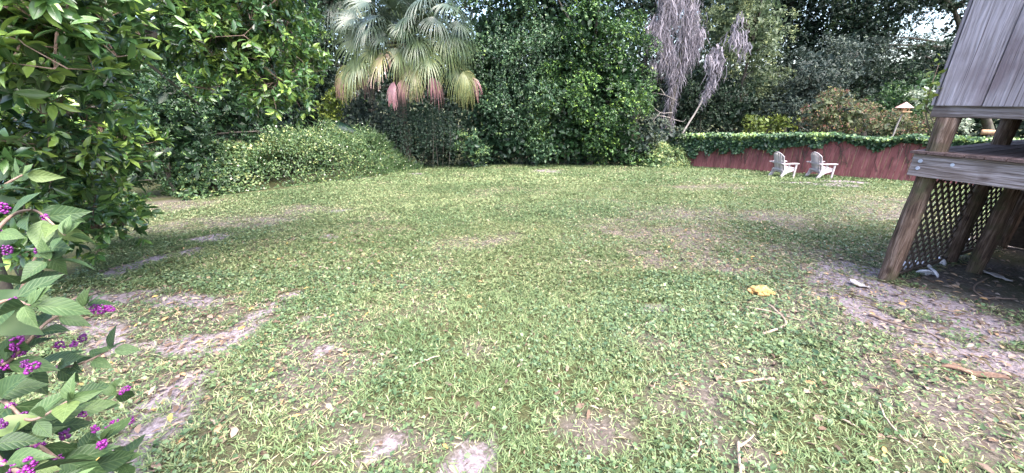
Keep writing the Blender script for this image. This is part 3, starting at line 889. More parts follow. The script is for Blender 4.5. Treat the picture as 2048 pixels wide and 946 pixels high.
tree('crape_myrtle', 'reddish crape myrtle bush under the bird feeder', 'shrub', gnd(1800, 15), [ell(1785, 252, 15.6, 36, 22, .6), ell(1845, 254, 15.4, 30, 22, .6), ell(1870, 256, 15.4, 20, 18, .5)], 80, 13, 5, .07, M['myrtle'], 113, (.18, .34), .5, trunk=.05, up=.8, base_t=(.05, .93), young=.05)

# ------------------------------------------------------------------ distant woods: one dark mass that closes the view
def woods():
    rng = np.random.default_rng(55); n = 34000
    ang = rng.uniform(math.radians(-62), math.radians(66), n); d = rng.uniform(40, 54, n)
    x, y = np.sin(ang) * d * 1.1, np.cos(ang) * d * .6 + 14
    h = 4.6 + 3.4 * fbm(x * .16, y * .16, 3.0); z = -1.7 + h * rng.random(n) ** .8
    P = np.stack([x, y, z], 1); D = rand_dir(n, rng); N = norm(rand_dir(n, rng) + np.array([0, -.3, .6]))
    L = rng.uniform(.35, .8, n)
    me = leaf_mesh('distant_woods', LEAF4, P, D, N, L, L * .6, np.clip(rng.normal(.4, .2, n), 0, 1))
    tag(link('distant_woods', me, M['dark']), 'far dark woods closing the view behind the nearer trees', 'woods', None, 'stuff')


woods()

# ------------------------------------------------------------------ vines: strings of leaves hanging down
def hanging_vines(anchors, lengths, step, L, rng, sway=.05, out=(0, -1, 0)):
    P = []
    for a, ln in zip(anchors, lengths):
        n = max(2, int(ln / step)); t = np.arange(n)
        p = np.asarray(a)[None] + np.stack([np.cumsum(rng.normal(0, sway * .3, n)), np.cumsum(rng.normal(0, sway * .3, n)), -t * step], 1)
        P.append(p)
    P = np.concatenate(P) + rng.normal(0, sway, (sum(map(len, P)), 3)); n = len(P)
    D = norm(rand_dir(n, rng) * .7 + np.array([0, 0, -.7]) + np.array(out) * .3)
    N = norm(np.array(out) + rand_dir(n, rng) * .6 + np.array([0, 0, .5]))
    Ls = L * rng.uniform(.6, 1.25, n)
    return P, D, N, Ls, Ls * .75, np.clip(rng.beta(2, 2.4, n), 0, 1)


# ------------------------------------------------------------------ big vine-covered evergreens in the middle
def big_evergreens():
    r1 = tree('vine_covered_tree', 'tall dark evergreen draped with hanging vines, right of the fan palm', 'tree', gnd(1010, 19.4),
              [ell(1010, 60, 19.4, 90, 110, 1.6), ell(985, 200, 19.2, 70, 110, 1.4), ell(1060, 180, 19.0, 75, 120, 1.4), ell(1030, -70, 19.4, 120, 90, 1.7), ell(960, 120, 19.6, 55, 100, 1.2), ell(1000, 285, 18.6, 100, 48, 1.), ell(1090, 60, 19.6, 70, 110, 1.3), ell(1070, 290, 18.6, 70, 42, .9)],
              105, 105, 4, .13, M['ivy'], 201, (.5, 1.0), .85, trunk=.25, young=.05, aspect=.55, core=1.5)
    rng = np.random.default_rng(3)
    b = np.array(r1.location)
    anc, ln = [], []
    for _ in range(90):
        px = rng.choice([1003, 1062, 985, 1030, 955, 1085], p=[.3, .25, .1, .15, .1, .1]) + rng.normal(0, 12); py = rng.uniform(10, 180)
        anc.append(at(px, py, 17.7 + rng.uniform(-.2, .5)) - b); ln.append(rng.uniform(.7, 2.3))
    a = hanging_vines(anc, ln, .05, .085, rng, .05)
    tag(link('hanging_vine', leaf_mesh('hanging_vine', LEAF4, *a[:5], a[5]), M['ivy'], r1), kind='stuff')
    r2 = tree('evergreen_tree', 'dense bright-edged evergreen beside the moss-draped tree', 'tree', gnd(1180, 18.8),
              [ell(1180, 60, 19, 80, 100, 1.5), ell(1205, 200, 18.8, 88, 115, 1.5), ell(1150, 220, 18.4, 80, 95, 1.3), ell(1235, 150, 18.8, 55, 75, 1.2), ell(1170, -60, 19.4, 90, 80, 1.5), ell(1230, 285, 18.4, 68, 46, 1.0), ell(1140, 290, 18.4, 70, 42, .9), ell(1130, 110, 19, 60, 100, 1.3)],
              105, 105, 4, .125, M['hedge'], 202, (.45, .95), .88, trunk=.22, young=.2, up=.7, aspect=.5, core=1.5)
    tree('leafy_bush', 'small loose light-green bush at the foot of the vine-covered tree', 'shrub', gnd(945, 17.2), [ell(945, 292, 17.0, 34, 32, .6), ell(915, 285, 17.3, 20, 20, .5)], 34, 11, 5, .09, M['ivy'], 203, (.15, .32), .5, trunk=.03, young=.2, base_t=(.4, .95))
    tree('vine_covered_tree', 'dark ivy-clad tree between the vine mound and the fan palm', 'tree', gnd(635, 18.5), [ell(630, 90, 18.5, 42, 120, 1.1), ell(650, 220, 18.3, 45, 70, 1.0), ell(600, 230, 18.5, 60, 80, 1.2), ell(640, -50, 18.5, 60, 70, 1.2)], 170, 14, 5, .10, M['dark'], 204, (.22, .42), .5, trunk=.2, young=.05)
    tree('yellow_green_sapling', 'yellow-green sapling between the ivy-clad tree and the elephant ear leaf', 'plant', gnd(662, 16.6), [ell(660, 225, 16.4, 16, 38, .35), ell(668, 195, 16.4, 16, 20, .3)], 22, 9, 4, .12, M['yellowgreen'], 205, (.12, .25), .4, trunk=.025, base_t=(.2, 1))
    tree('scrub_bush', 'grey-green scrub behind the vine mound, left of the palm trunk', 'shrub', gnd(730, 17.6), [ell(725, 235, 17.6, 48, 45, .9), ell(770, 265, 17.4, 40, 45, .8), ell(720, 300, 17.2, 70, 30, .8)], 110, 13, 5, .10, M['greygreen'], 206, (.2, .4), .5, trunk=.05, young=.12)
    tree('dark_thicket', 'dark ivy thicket along the lawn edge below the fan palm', 'shrub', gnd(860, 18.0), [ell(850, 285, 18.0, 60, 55, .8), ell(900, 290, 18.2, 70, 50, .8), ell(790, 300, 18.0, 50, 40, .8)], 130, 14, 5, .085, M['dark'], 207, (.2, .4), .5, trunk=.05, young=.02)


big_evergreens()
tree('dark_thicket', 'dark low thicket along the lawn edge under the two big evergreens', 'shrub', gnd(1110, 18.9), [ell(980, 308, 18.9, 70, 32, .6), ell(1080, 308, 18.9, 70, 30, .6), ell(1170, 308, 18.9, 70, 30, .6), ell(1250, 308, 18.7, 55, 28, .5)], 110, 18, 5, .10, M['dark'], 208, (.22, .42), .5, trunk=.05, young=.05, core=1.6, coreL=.22)

# ------------------------------------------------------------------ fan palms
def frond_mesh(d, plen, blen, droop, tint, rng, nseg=36, fan=2.2, sag=.25, pitch=.12, face=(0, 0, 1.0)):
    d = norm(np.asarray(d, float)); down = np.array([0, 0, -1.0])
    tip = d * plen + down * sag * plen
    pet = curve((0, 0, 0), d * plen * .55, tip, 7)
    dd = norm(norm(pet[-1] - pet[-2]) + down * pitch)
    s = np.cross(dd, face)
    if np.linalg.norm(s) < .1: s = np.array([1.0, 0, 0])
    s = norm(s); nn = np.cross(s, dd)
    a = np.linspace(-fan, fan, nseg) + rng.normal(0, .025, nseg)
    J = 6; t = np.linspace(0, 1, J)
    V, F, T = [], [], []
    for i, an in enumerate(a):
        L = blen * (.72 + .28 * math.cos(an * .62)) * (rng.uniform(.9, 1.08) if tint > .15 else rng.uniform(.55, 1.1))
        sd = norm(math.cos(an) * dd + math.sin(an) * s + nn * (.30 * abs(math.sin(an)) + .04 * (i % 2)))
        h0 = pet[-1] + dd * (.22 * blen * max(0, math.cos(an)))
        dr = droop * rng.uniform(.7, 1.3)
        c = h0[None] + sd[None] * (L * t)[:, None] + down[None] * (dr * L * t ** 2.4)[:, None] - sd[None] * (min(dr, .9) * .35 * L * t ** 3)[:, None]
        wd = norm(np.cross(nn, sd)); w = np.interp(t, [0, .25, .45, 1], [.016, .024, .015, .002]) * blen * (1.5 if tint < .15 else 1)
        k = len(V)
        for j in range(J):
            V.append(c[j] - wd * w[j] + nn * .012); V.append(c[j] + wd * w[j] - nn * .004)
            T.extend([np.clip(tint + rng.normal(0, .05) - (.12 * (t[j] > .8) if tint > .15 else 0), 0, 1)] * 2)
        for j in range(J - 1):
            q = k + 2 * j; F += [(q, q + 1, q + 3), (q, q + 3, q + 2)]
    me = mesh_tris('frond', np.array(V), np.array(F), np.array(T)); me.materials.append(M['palm'])
    m = MB(); m.tube(pet, np.linspace(.035, .016, 7), 5)
    k = len(m.v)
    pm = mesh_tris('petiole', np.array(m.v), np.array([(f[0], f[1], f[2]) for f in m.f if len(f) == 4] + [(f[0], f[2], f[3]) for f in m.f if len(f) == 4]), np.full(k, max(.25, tint * .7)))
    pm.materials.append(M['palm'])
    return me, pm


def palm(px, Y, crown_py, label, seed, nf, scale, extra=(), trunk_r=.20):
    rng = np.random.default_rng(seed)
    b = gnd(px, Y); c = at(px, crown_py, Y) - b
    root = empty('fan_palm', b, label, 'palm')

    def put(origin, d, plen, blen, droop, tint, fan=2.2, sag=.25, pitch=.15, face=(0, 0, 1.0)):
        f, p = frond_mesh(d, plen, blen, droop, tint, rng, 36, fan, sag, pitch, face)
        o = link('frond', f, None, root); o.location = origin
        link('petiole', p, None, o)
    for i in range(nf):
        u = (i + .5) / nf; az = i * 2.39996 + rng.normal(0, .2)
        el = math.radians(lerp(86, 8, u ** 1.0) + rng.normal(0, 6))
        d = np.array([math.cos(az) * math.cos(el), math.sin(az) * math.cos(el), math.sin(el)])
        tint = np.clip(lerp(.98, .42, u ** 1.3) + rng.normal(0, .06), .3, 1)
        put(c + np.array([0, 0, lerp(.35, -.35, u)]), d, scale * rng.uniform(1.1, 1.6), scale * rng.uniform(1.05, 1.3), lerp(.25, .7, u), tint, sag=lerp(.05, .35, u))
    for (x, y, tint, drp, fan, pl, bl) in extra:       # fronds read off the picture, hub seen at x, y
        h = at(x, y, Y - rng.uniform(1.0, 1.5)) - b; v = h - c; ln = np.linalg.norm(v)
        put(c, v / ln, ln, bl * rng.uniform(.9, 1.12), drp * (rng.uniform(.9, 1.5) if tint > .15 else 1), np.clip(tint + rng.normal(0, .07), 0, 1) if tint > .15 else tint, fan * rng.uniform(.88, 1), .0, rng.uniform(.55, .9), (rng.normal(0, .3), -.7, rng.uniform(.45, .95)))
    m = MB(); zz = np.linspace(-.2, c[2] + .1, 14)
    m.tube([(rng.normal(0, .02), 0, z) for z in zz], trunk_r * (1 + .12 * np.sin(zz * 9)), 11, wob=.08)
    for z in np.arange(c[2] - 1.1, c[2] + .1, .09):
        for q in range(4):
            a = rng.uniform(0, 6.28); m.tube(curve((.1 * math.cos(a), .1 * math.sin(a), z - .1), (.3 * math.cos(a), .3 * math.sin(a), z), (.34 * math.cos(a), .34 * math.sin(a), z + .22), 4), [.05, .045, .035, .02], 4)
    m.build('trunk', M['bark'], root, True)
    return root


PALM = palm(812, 17.3, 86, 'large fan palm with pinkish dead fronds hanging under its crown', 41, 34, 1.0,
            extra=[(x, y, t, d_, f_, 1, l_) for x, y, t, d_, f_, l_ in (
                (742, 4, .95, .35, 2.2, 1.05), (790, -6, .95, .35, 2.3, 1.1), (845, -4, .95, .35, 2.3, 1.1), (893, 8, .95, .35, 2.2, 1.05),
                (712, 36, .88, .4, 2.2, 1.05), (760, 34, .9, .4, 2.2, 1.1), (816, 30, .9, .4, 2.2, 1.1), (868, 34, .88, .4, 2.2, 1.05), (915, 42, .85, .45, 2.1, 1.0),
                (722, 72, .7, .45, 2.1, 1.1), (772, 70, .75, .45, 2.1, 1.0), (832, 76, .66, .45, 2.0, 1.05), (884, 72, .68, .5, 2.0, 1.1), (922, 84, .6, .55, 1.9, 1.0),
                (722, 116, .42, .5, 1.9, 1.05), (768, 108, .40, .5, 1.9, 1.05), (826, 132, .34, .45, 1.8, 1.0), (892, 104, .48, .6, 1.9, 1.1), (915, 138, .30, .55, 1.7, .95),
                (806, 156, .10, .8, 1.0, .62), (788, 160, .02, 1.0, .9, .58), (862, 150, .03, 1.0, .9, .66), (872, 156, .11, 1.2, .7, .5), (942, 152, .04, .9, .8, .55), (926, 140, .32, .6, 1.3, .75), (704, 132, .32, .6, 1.4, .8), (730, 138, .12, .9, 1.0, .6), (752, 96, .45, .5, 1.9, 1.0), (800, 100, .5, .5, 1.9, 1.0), (852, 106, .45, .5, 1.9, 1.0), (812, 56, .8, .45, 2.1, 1.05), (905, 66, .72, .5, 2.0, 1.05), (748, 52, .8, .45, 2.1, 1.05), (686, 150, .0, 1.0, .9, .5))])
palm(628, 20.5, -60, 'second fan palm mostly hidden, its fronds showing at the top left of the large palm', 42, 26, 1.0,
     extra=[(618, 8, .4, .8, 1.5, 1, 1.3), (660, -8, .7, .8, 1.7, 1, 1.3), (690, -5, .7, .8, 1.7, 1, 1.3)])


def palm_vines():
    rng = np.random.default_rng(8)
    b = gnd(835, 16.7)
    root = empty('hanging_vine', b, 'dark curtain of vines hanging from the fan palm to the lawn', 'vine')
    anc, ln = [], []
    for _ in range(150):
        px = rng.uniform(770, 905); py = rng.uniform(205, 250)
        anc.append(at(px, py, 16.6 + rng.uniform(-.3, .6)) - b); ln.append(rng.uniform(.8, 2.2))
    a = list(hanging_vines(anc, ln, .06, .085, rng, .06))
    keep = a[0][:, 2] > .05
    a = [q[keep] for q in a]
    tag(link('foliage', leaf_mesh('foliage', LEAF4, *a[:5], a[5] * .8), M['dark'], root), kind='stuff')
    m = MB()
    for q in anc[::14]: m.tube(spline([q, np.array([q[0] + rng.normal(0, .15), q[1], q[2] * .6]), np.array([q[0] + rng.normal(0, .2), q[1], .0])], 8), .010, 4)
    tag(m.build('stem', M['bark'], root), kind='stuff')


palm_vines()


def elephant_ear():
    b = gnd(695, 15.9); c = at(672, 258, 15.6) - b
    root = empty('elephant_ear_plant', b, 'single broad dark elephant ear leaf behind the vine mound', 'plant')
    # heart-shaped blade with a drooping tip
    pr = [(0, 0), (.06, .20), (-.12, .34), (-.05, .46), (.25, .44), (.6, .30), (.95, .10), (1.2, 0)]
    V = []; F = []
    for x, y in pr: V.append((x, y, .10 * (y > 0) * y - .12 * x * x)); 
    for x, y in pr[1:-1]: V.append((x, -y, .10 * y - .12 * x * x))
    mid = [(x, 0, -.12 * x * x - .02) for x in (.15, .4, .7, 1.0)]
    k = len(V); V += mid
    L_ = [0, 1, 2, 3, 4, 5, 6, 7]; Rr = [0] + [8 + i for i in range(6)] + [7]
    for S in (L_, Rr):
        ms = [0, k, k, k, k + 1, k + 2, k + 3, 7]
        for i in range(7):
            a, b2, c2, d2 = S[i], S[i + 1], ms[i + 1], ms[i]
            for f in ((a, b2, c2), (a, c2, d2)):
                if len(set(f)) == 3: F.append(f)
    me = mesh_tris('leaf', np.array(V, float), np.array(F), np.full(len(V), .5), True)
    o = link('leaf', me, M['elephant'], root); o.location = c; o.scale = (1.0, .95, 1); o.rotation_euler = (math.radians(-48), math.radians(8), math.radians(8))
    m = MB(); m.tube(curve((.3, .2, 0), (.1, .2, c[2] * .8), c, 8), np.linspace(.03, .015, 8), 6); m.build('stalk', M['hedge'], root)


elephant_ear()

# ------------------------------------------------------------------ moss-draped tree
def moss_strands(anchors, n_each, lmin, lmax, rng, spread=.12, w=(.012, .035)):
    A = np.repeat(np.asarray(anchors, float), n_each, 0); n = len(A)
    A = A + rng.normal(0, 1, (n, 3)) * np.array([spread, spread, spread * .8])
    ln = rng.uniform(lmin, lmax, n) * rng.uniform(.4, 1, n)
    J = 5; t = np.linspace(0, 1, J)
    off = np.cumsum(rng.normal(0, .065, (n, J, 2)), 1) * (.4 + ln[:, None, None])
    C = A[:, None, :] + np.concatenate([off, -(ln[:, None] * t[None])[..., None]], 2)
    an = rng.uniform(0, math.pi, n); side = np.stack([np.cos(an), np.sin(an), np.zeros(n)], 1)
    wd = rng.uniform(*w, n)[:, None] * np.interp(t, [0, .2, .6, 1], [.5, 1, .8, .05])[None]
    V = np.stack([C - side[:, None] * wd[..., None], C + side[:, None] * wd[..., None]], 2).reshape(-1, 3)
    base = (np.arange(n) * J * 2)[:, None, None]
    f = []
    for j in range(J - 1): q = 2 * j; f += [(q, q + 1, q + 3), (q, q + 3, q + 2)]
    F = (np.array(f)[None] + base).reshape(-1, 3)
    return V, F, np.repeat(np.clip(rng.normal(.5, .22, n), 0, 1), J * 2)


def moss_tree():
    rng = np.random.default_rng(77); Y = 19.9
    b = gnd(1330, Y)
    root = empty('moss_draped_tree', b, 'leaning tree trunk thickly draped with grey Spanish moss behind the fence', 'tree')

    def pl(*pts): return [at(x, y, Y + dy) - b for x, y, dy in pts]
    limbs = [(pl((1333, 300, 0), (1338, 240, 0), (1350, 160, 0), (1366, 90, 0), (1380, 20, 0), (1392, -60, 0)), .16, .10),
             (pl((1350, 165, 0), (1335, 90, -.1), (1330, 10, -.2), (1332, -60, -.2)), .10, .06),
             (pl((1352, 150, 0), (1385, 95, .1), (1400, 60, .2)), .06, .03),
             (pl((1345, 110, 0), (1318, 70, -.2), (1308, 50, -.3)), .05, .025)]
    m = MB()
    for pts, r0, r1 in limbs:
        s = spline(pts, 14); m.tube(s, np.linspace(r0, r1, len(s)), 8, wob=.1)
    m.build('trunk', M['bark'], root, True)
    anc = []
    for pts, r0, r1 in limbs:
        s = spline(pts, 60); anc.append(s)
    anc = np.concatenate(anc)
    V1, F1, T1 = moss_strands(anc, 20, .25, 1.0, rng, .13, (.006, .02))
    ex = []
    for x, y, n in ((1308, 60, 26), (1322, 40, 22), (1330, 100, 20), (1392, 50, 8), (1372, 60, 20), (1350, 20, 24), (1300, 75, 14), (1310, 130, 12), (1385, 20, 24), (1345, -10, 26), (1362, 0, 22)):
        for _ in range(n): ex.append(at(x + rng.normal(0, 6), y + rng.normal(0, 12), Y - .1 + rng.normal(0, .15)) - b)
    V2, F2, T2 = moss_strands(ex, 9, .2, 1.2, rng, .11, (.006, .02))
    V = np.concatenate([V1, V2]); F = np.concatenate([F1, F2 + len(V1)]); T = np.concatenate([T1, T2])
    tag(link('spanish_moss', mesh_tris('spanish_moss', V, F, T), M['moss'], root), kind='stuff')
    # bare pale twigs near the foot
    m = MB()
    for pts in ([(1352, 200), (1330, 190), (1305, 185)], [(1345, 225), (1320, 225), (1300, 205), (1296, 190)], [(1340, 235), (1315, 232), (1298, 245)], [(1345, 238), (1365, 243), (1372, 238)], [(1320, 226), (1308, 240), (1310, 250)], [(1330, 190), (1322, 178), (1315, 180)], [(1335, 130), (1318, 100), (1296, 92)]):
        m = MB(); s = spline([at(x, y, Y - .4) - b for x, y in pts], 10); m.tube(s, np.linspace(.022, .006, len(s)), 5)
        m.build('branch', M['bark_pale'], root)


moss_tree()


def moss_branch():
    """the slanting mossy branch right of the moss tree"""
    rng = np.random.default_rng(78); Y = 19.2
    b = gnd(1366, Y)
    root = empty('slanting_sapling', b, 'thin slanting sapling wrapped in grey moss, between moss tree and pale tree', 'tree')
    s = spline([at(x, y, Y) - b for x, y in ((1352, 292), (1364, 268), (1395, 218), (1420, 170), (1432, 130), (1436, 90))], 20)
    m = MB(); m.tube(s, np.linspace(.05, .025, len(s)), 6, wob=.1); m.build('trunk', M['bark_pale'], root, True)
    V, F, T = moss_strands(spline(s[len(s) // 2:], 36), 12, .2, .75, rng, .06)
    ex = [at(1430 + rng.normal(0, 8), 120 + rng.normal(0, 14), Y - .1) - b for _ in range(30)] + [at(1480 + rng.normal(0, 9), 70 + rng.normal(0, 20), Y + .2) - b for _ in range(30)] 
    V2, F2, T2 = moss_strands(ex, 6, .3, .9, rng, .06)
    tag(link('spanish_moss', mesh_tris('spanish_moss', np.concatenate([V, V2]), np.concatenate([F, F2 + len(V)]), np.concatenate([T, T2])), M['moss'], root), kind='stuff')


moss_branch()

# ------------------------------------------------------------------ vines on the fence and the low green mounds
def fence_vines():
    rng = np.random.default_rng(9)
    b = np.array([FA[0], FA[1], float(gz(*FA))])
    root = empty('fence_vine', b, 'leafy green vine spilling over the top of the red fence', 'vine')
    P = []; n = 34000
    s = rng.uniform(-1.6, FLEN + 6.5, n)
    hang = .14 + .34 * smooth(.3, .7, fbm(s * .9, s * 0, 4.0, 4)) + .36 * smooth(.4, .75, fbm(s * 4.3, s * 0, 8.0, 3)) + .42 * smooth(4.5, .5, s)
    hang = hang + .95 * np.exp(-((s - 6.1) / .26) ** 2) + .25 * np.exp(-((s - 7.4) / .35) ** 2)
    thin = smooth(FLEN * .5, FLEN * .85, s); hang = .88 * hang * (1 - .66 * thin)
    v = rng.random(n) ** 1.3
    top = 1.40 + .26 * fbm(s * 1.3, s * 0 + 7, 6.0, 3) * (1 - .6 * thin)
    z = top + .06 - v * hang - .05 * rng.random(n)
    off = rng.normal(0, .05, n) + .04 + .22 * fbm(s * 3.1, z * 3.1, 17.0, 3) * (1 - thin) + .06 * (v < .2) * rng.normal(0, 2, n)
    pos = FA[None] + FDIR[None] * s[:, None] + FN[None] * off[:, None]
    P = np.stack([pos[:, 0], pos[:, 1], gz(pos[:, 0], pos[:, 1]) + z], 1) - b
    o3 = np.array([FN[0], FN[1], 0])
    N = norm(o3 * .7 + np.array([0, 0, .6]) + rand_dir(n, rng) * .55); D = norm(rand_dir(n, rng) + np.array([0, 0, -.8]) + o3 * .2)
    L = .12 * rng.uniform(.5, 1.2, n)
    t = np.clip(rng.beta(2, 3, n) + .22 * (v < .35) + .35 * smooth(.45, .7, fbm(s * 1.8, z * 2, 14.0, 2)) * (v < .45), 0, 1)
    tag(link('foliage', leaf_mesh('foliage', LEAF4, P, D, N, L, L * .8, t), M['ivy'], root), kind='stuff')
    m = MB()
    for k in range(46):
        s0 = rng.uniform(0, FLEN + 3); q = FA + FDIR * s0 + FN * .035; g = float(gz(*q))
        pts = []; x = s0
        for j in range(6):
            x += rng.normal(0, .10) + .04; qq = FA + FDIR * x + FN * .03
            pts.append(np.array([qq[0], qq[1], g + 1.4 - j * rng.uniform(.12, .26)]) - b)
        m.tube(pts, .007, 4)
    tag(m.build('stem', M['bark'], root), kind='stuff')


fence_vines()


def mound(name, label, outline, hfun, n, L, mat, seed, flowers=0, blades=0, young=.1, tint=(.1, .8), group=None):
    """leaves in several layers over a hummock; outline is the ground polygon"""
    rng = np.random.default_rng(seed)
    poly = np.array(outline); c = poly.mean(0)
    b = np.array([c[0], c[1], float(gz(*c))])
    root = empty(name, b, label, 'vine', group)
    lo, hi = poly.min(0), poly.max(0)
    def inside(x, y):
        r = np.zeros(len(x), bool); j = len(poly) - 1
        for i in range(len(poly)):
            xi, yi = poly[i]; xj, yj = poly[j]
            r ^= ((yi > y) != (yj > y)) & (x < (xj - xi) * (y - yi) / (yj - yi + 1e-12) + xi); j = i
        return r
    def edge(x, y):
        d = np.full(len(x), 1e9)
        for i in range(len(poly)):
            a = poly[i]; q = poly[(i + 1) % len(poly)]; ab = q - a
            t = np.clip(((x - a[0]) * ab[0] + (y - a[1]) * ab[1]) / (ab @ ab), 0, 1)
            d = np.minimum(d, np.hypot(x - a[0] - t * ab[0], y - a[1] - t * ab[1]))
        return d
    x = rng.uniform(lo[0], hi[0], n * 3); y = rng.uniform(lo[1], hi[1], n * 3)
    k = inside(x, y); x, y = x[k], y[k]
    def H(x, y):
        e = edge(x, y)
        return hfun(x, y) * smooth(-.05, .75, e) ** .6 * (.18 + .85 * fbm(x * .9, y * .9, seed) + .85 * fbm(x * 2.1, y * 2.1, seed + 2.0, 3))
    h = H(x, y); eps = .08
    gx = (H(x + eps, y) - H(x - eps, y)) / (2 * eps); gy = (H(x, y + eps) - H(x, y - eps)) / (2 * eps)
    # steep flanks need more leaves: keep in proportion to slope
    wgt = np.sqrt(1 + gx ** 2 + gy ** 2); keep = rng.random(len(x)) < np.clip(wgt / 3.0, .25, 1)
    x, y, h, gx, gy = x[keep][:n], y[keep][:n], h[keep][:n], gx[keep][:n], gy[keep][:n]
    m = len(x)
    Nn = norm(np.stack([-gx, -gy, np.ones(m)], 1))
    steep = np.clip(np.hypot(gx, gy), 0, 4)
    z = gz(x, y) + h - rng.random(m) ** 1.5 * (.18 + .22 * steep)
    P = np.stack([x, y, z], 1) + Nn * rng.uniform(-.02, .07, m)[:, None]
    P[:, 2] = np.maximum(P[:, 2], gz(x, y) + .02)
    N = norm(Nn + np.array([0, 0, .35]) + rand_dir(m, rng) * .55)
    D = norm(rand_dir(m, rng) + np.stack([gx, gy, gx * 0], 1) * -.2 - np.array([0, 0, .2]))
    Ls = L * rng.uniform(.5, 1.3, m) * (.8 + .9 * smooth(.6, .3, (x - lo[0]) / (hi[0] - lo[0])))
    cl = fbm(x * 2.2, z * 2.2 + y, seed + 5.0, 3)
    t = rng.uniform(tint[0], tint[1], m) * (.25 + 1.5 * cl); t = np.where(rng.random(m) < young * 2 * cl, rng.uniform(.8, 1, m), t)
    # loose shoots standing out of the tangle
    ns = m // 60; q = rng.choice(m, ns); ax = norm(Nn[q] + rand_dir(ns, rng) * .8 + np.array([0, 0, .5])); ln = rng.uniform(.08, .34, ns); k8 = 9
    qi = np.repeat(np.arange(ns), k8); tt = np.tile(np.linspace(0, 1, k8), ns)
    P2 = P[q][qi] + ax[qi] * (tt * ln[qi])[:, None] - np.array([0, 0, .25]) * (tt ** 2 * ln[qi])[:, None]
    D2 = norm(rand_dir(ns * k8, rng) + ax[qi] * .6); N2_ = norm(np.array([0, 0, 1.]) + rand_dir(ns * k8, rng) * .6); L2_ = L * rng.uniform(.5, 1.1, ns * k8)
    t2 = np.clip(np.repeat(rng.uniform(.3, .95, ns), k8) + rng.normal(0, .1, ns * k8), 0, 1)
    hole = (cl < .36) & (rng.random(m) < .85)
    kp = ~hole
    tag(link('foliage', leaf_mesh('foliage', LEAF4, np.concatenate([P[kp], P2]) - b, np.concatenate([D[kp], D2]), np.concatenate([N[kp], N2_]), np.concatenate([Ls[kp], L2_]), np.concatenate([Ls[kp], L2_]) * .66, np.clip(np.concatenate([t[kp], t2]), 0, 1)), mat, root), kind='stuff')
    if flowers:
        q = rng.choice(m, flowers, replace=False); Q = P[q] - b + Nn[q] * .05
        tag(link('blossom', leaf_mesh('blossom', LEAF4, Q, rand_dir(flowers, rng), norm(Nn[q] + rand_dir(flowers, rng) * .4), np.full(flowers, .055), np.full(flowers, .05), rng.random(flowers)), M['flower'], root), kind='stuff')
    if blades:
        w = smooth(.35, .9, (x - lo[0]) / (hi[0] - lo[0])) ** 2; q = rng.choice(m, blades, p=w / w.sum())
        L2 = rng.uniform(.18, .42, blades)
        tag(link('long_grass', leaf_mesh('long_grass', BLADE, P[q] - b, norm(rand_dir(blades, rng) + Nn[q] * 1.1 + np.array([0, 0, .5])), norm(rand_dir(blades, rng) + np.array([0, 0, -.4])), L2, np.full(blades, .016), rng.uniform(.2, .7, blades)), M['vine'], root), kind='stuff')
    m2 = MB()
    for _ in range(26):
        i = rng.integers(m); e = np.array([x[i], y[i], z[i]]) - b; a = np.array([lerp(e[0], 0, .25), lerp(e[1], 0, .25), float(gz(x[i], y[i])) - b[2]])
        m2.tube(curve(a, (a + e) / 2 + rng.normal(0, .15, 3), e, 6), np.linspace(.02, .006, 6), 5)
    tag(m2.build('stem', M['bark'], root), kind='stuff')
    return root


def G(*pts): return [gp(x, y)[:2] for x, y in pts]


front = G((372, 402), (450, 390), (560, 376), (680, 361), (770, 350), (812, 343))
back = [front[-1] + np.array([.6, .9]), front[-1] + np.array([-1.2, 2.4]), front[-2] + np.array([-2.6, 3.2]), front[-3] + np.array([-3.4, 3.4]), front[1] + np.array([-3.6, 2.9]), front[0] + np.array([-1.6, 1.2])]
def h_mound(x, y):
    t = np.clip((x - front[0][0]) / (front[-1][0] - front[0][0]), 0, 1)
    return np.interp(t, [0, .2, .5, .72, .9, 1], [1.1, 1.45, 1.55, 1.15, .55, .3])
mound('vine_mound', 'large sprawling mound of vines with tiny white flowers at the left lawn edge', front + back, h_mound, 52000, .08, M['vine'], 301, flowers=420, blades=3200)
f2 = G((1268, 331), (1300, 337), (1345, 338), (1385, 334)); bk2 = [f2[-1] + np.array([-.1, 1.2]), f2[1] + np.array([.3, 2.4]), f2[0] + np.array([-.3, 1.2])]
mound('vine_mound', 'low bright green mound of vines at the left end of the red fence', f2 + bk2, lambda x, y: .85 + 0 * x, 9000, .085, M['vine'], 302, young=.25, tint=(.3, .95))
tree('mixed_shrub', 'loose pale shrub where the fence meets the evergreen', 'shrub', gnd(1310, 18.6), [ell(1305, 262, 18.4, 34, 28, .6), ell(1335, 272, 18.6, 32, 22, .6), ell(1290, 295, 18.2, 28, 26, .5)], 50, 12, 5, .10, M['greygreen'], 303, (.16, .32), .5, trunk=.03, young=.2, base_t=(.3, 1))
tree('white_leaved_plant', 'pale whitish-green plant between the bird feeder and the shed siding', 'plant', gnd(1852, 13.2), [ell(1852, 198, 13.6, 26, 10, .3), ell(1918, 252, 13.4, 22, 12, .3)], 18, 9, 5, .11, M['whitish'], 304, (.10, .2), .4, trunk=.03, base_t=(.3, 1), young=.2, core=0)

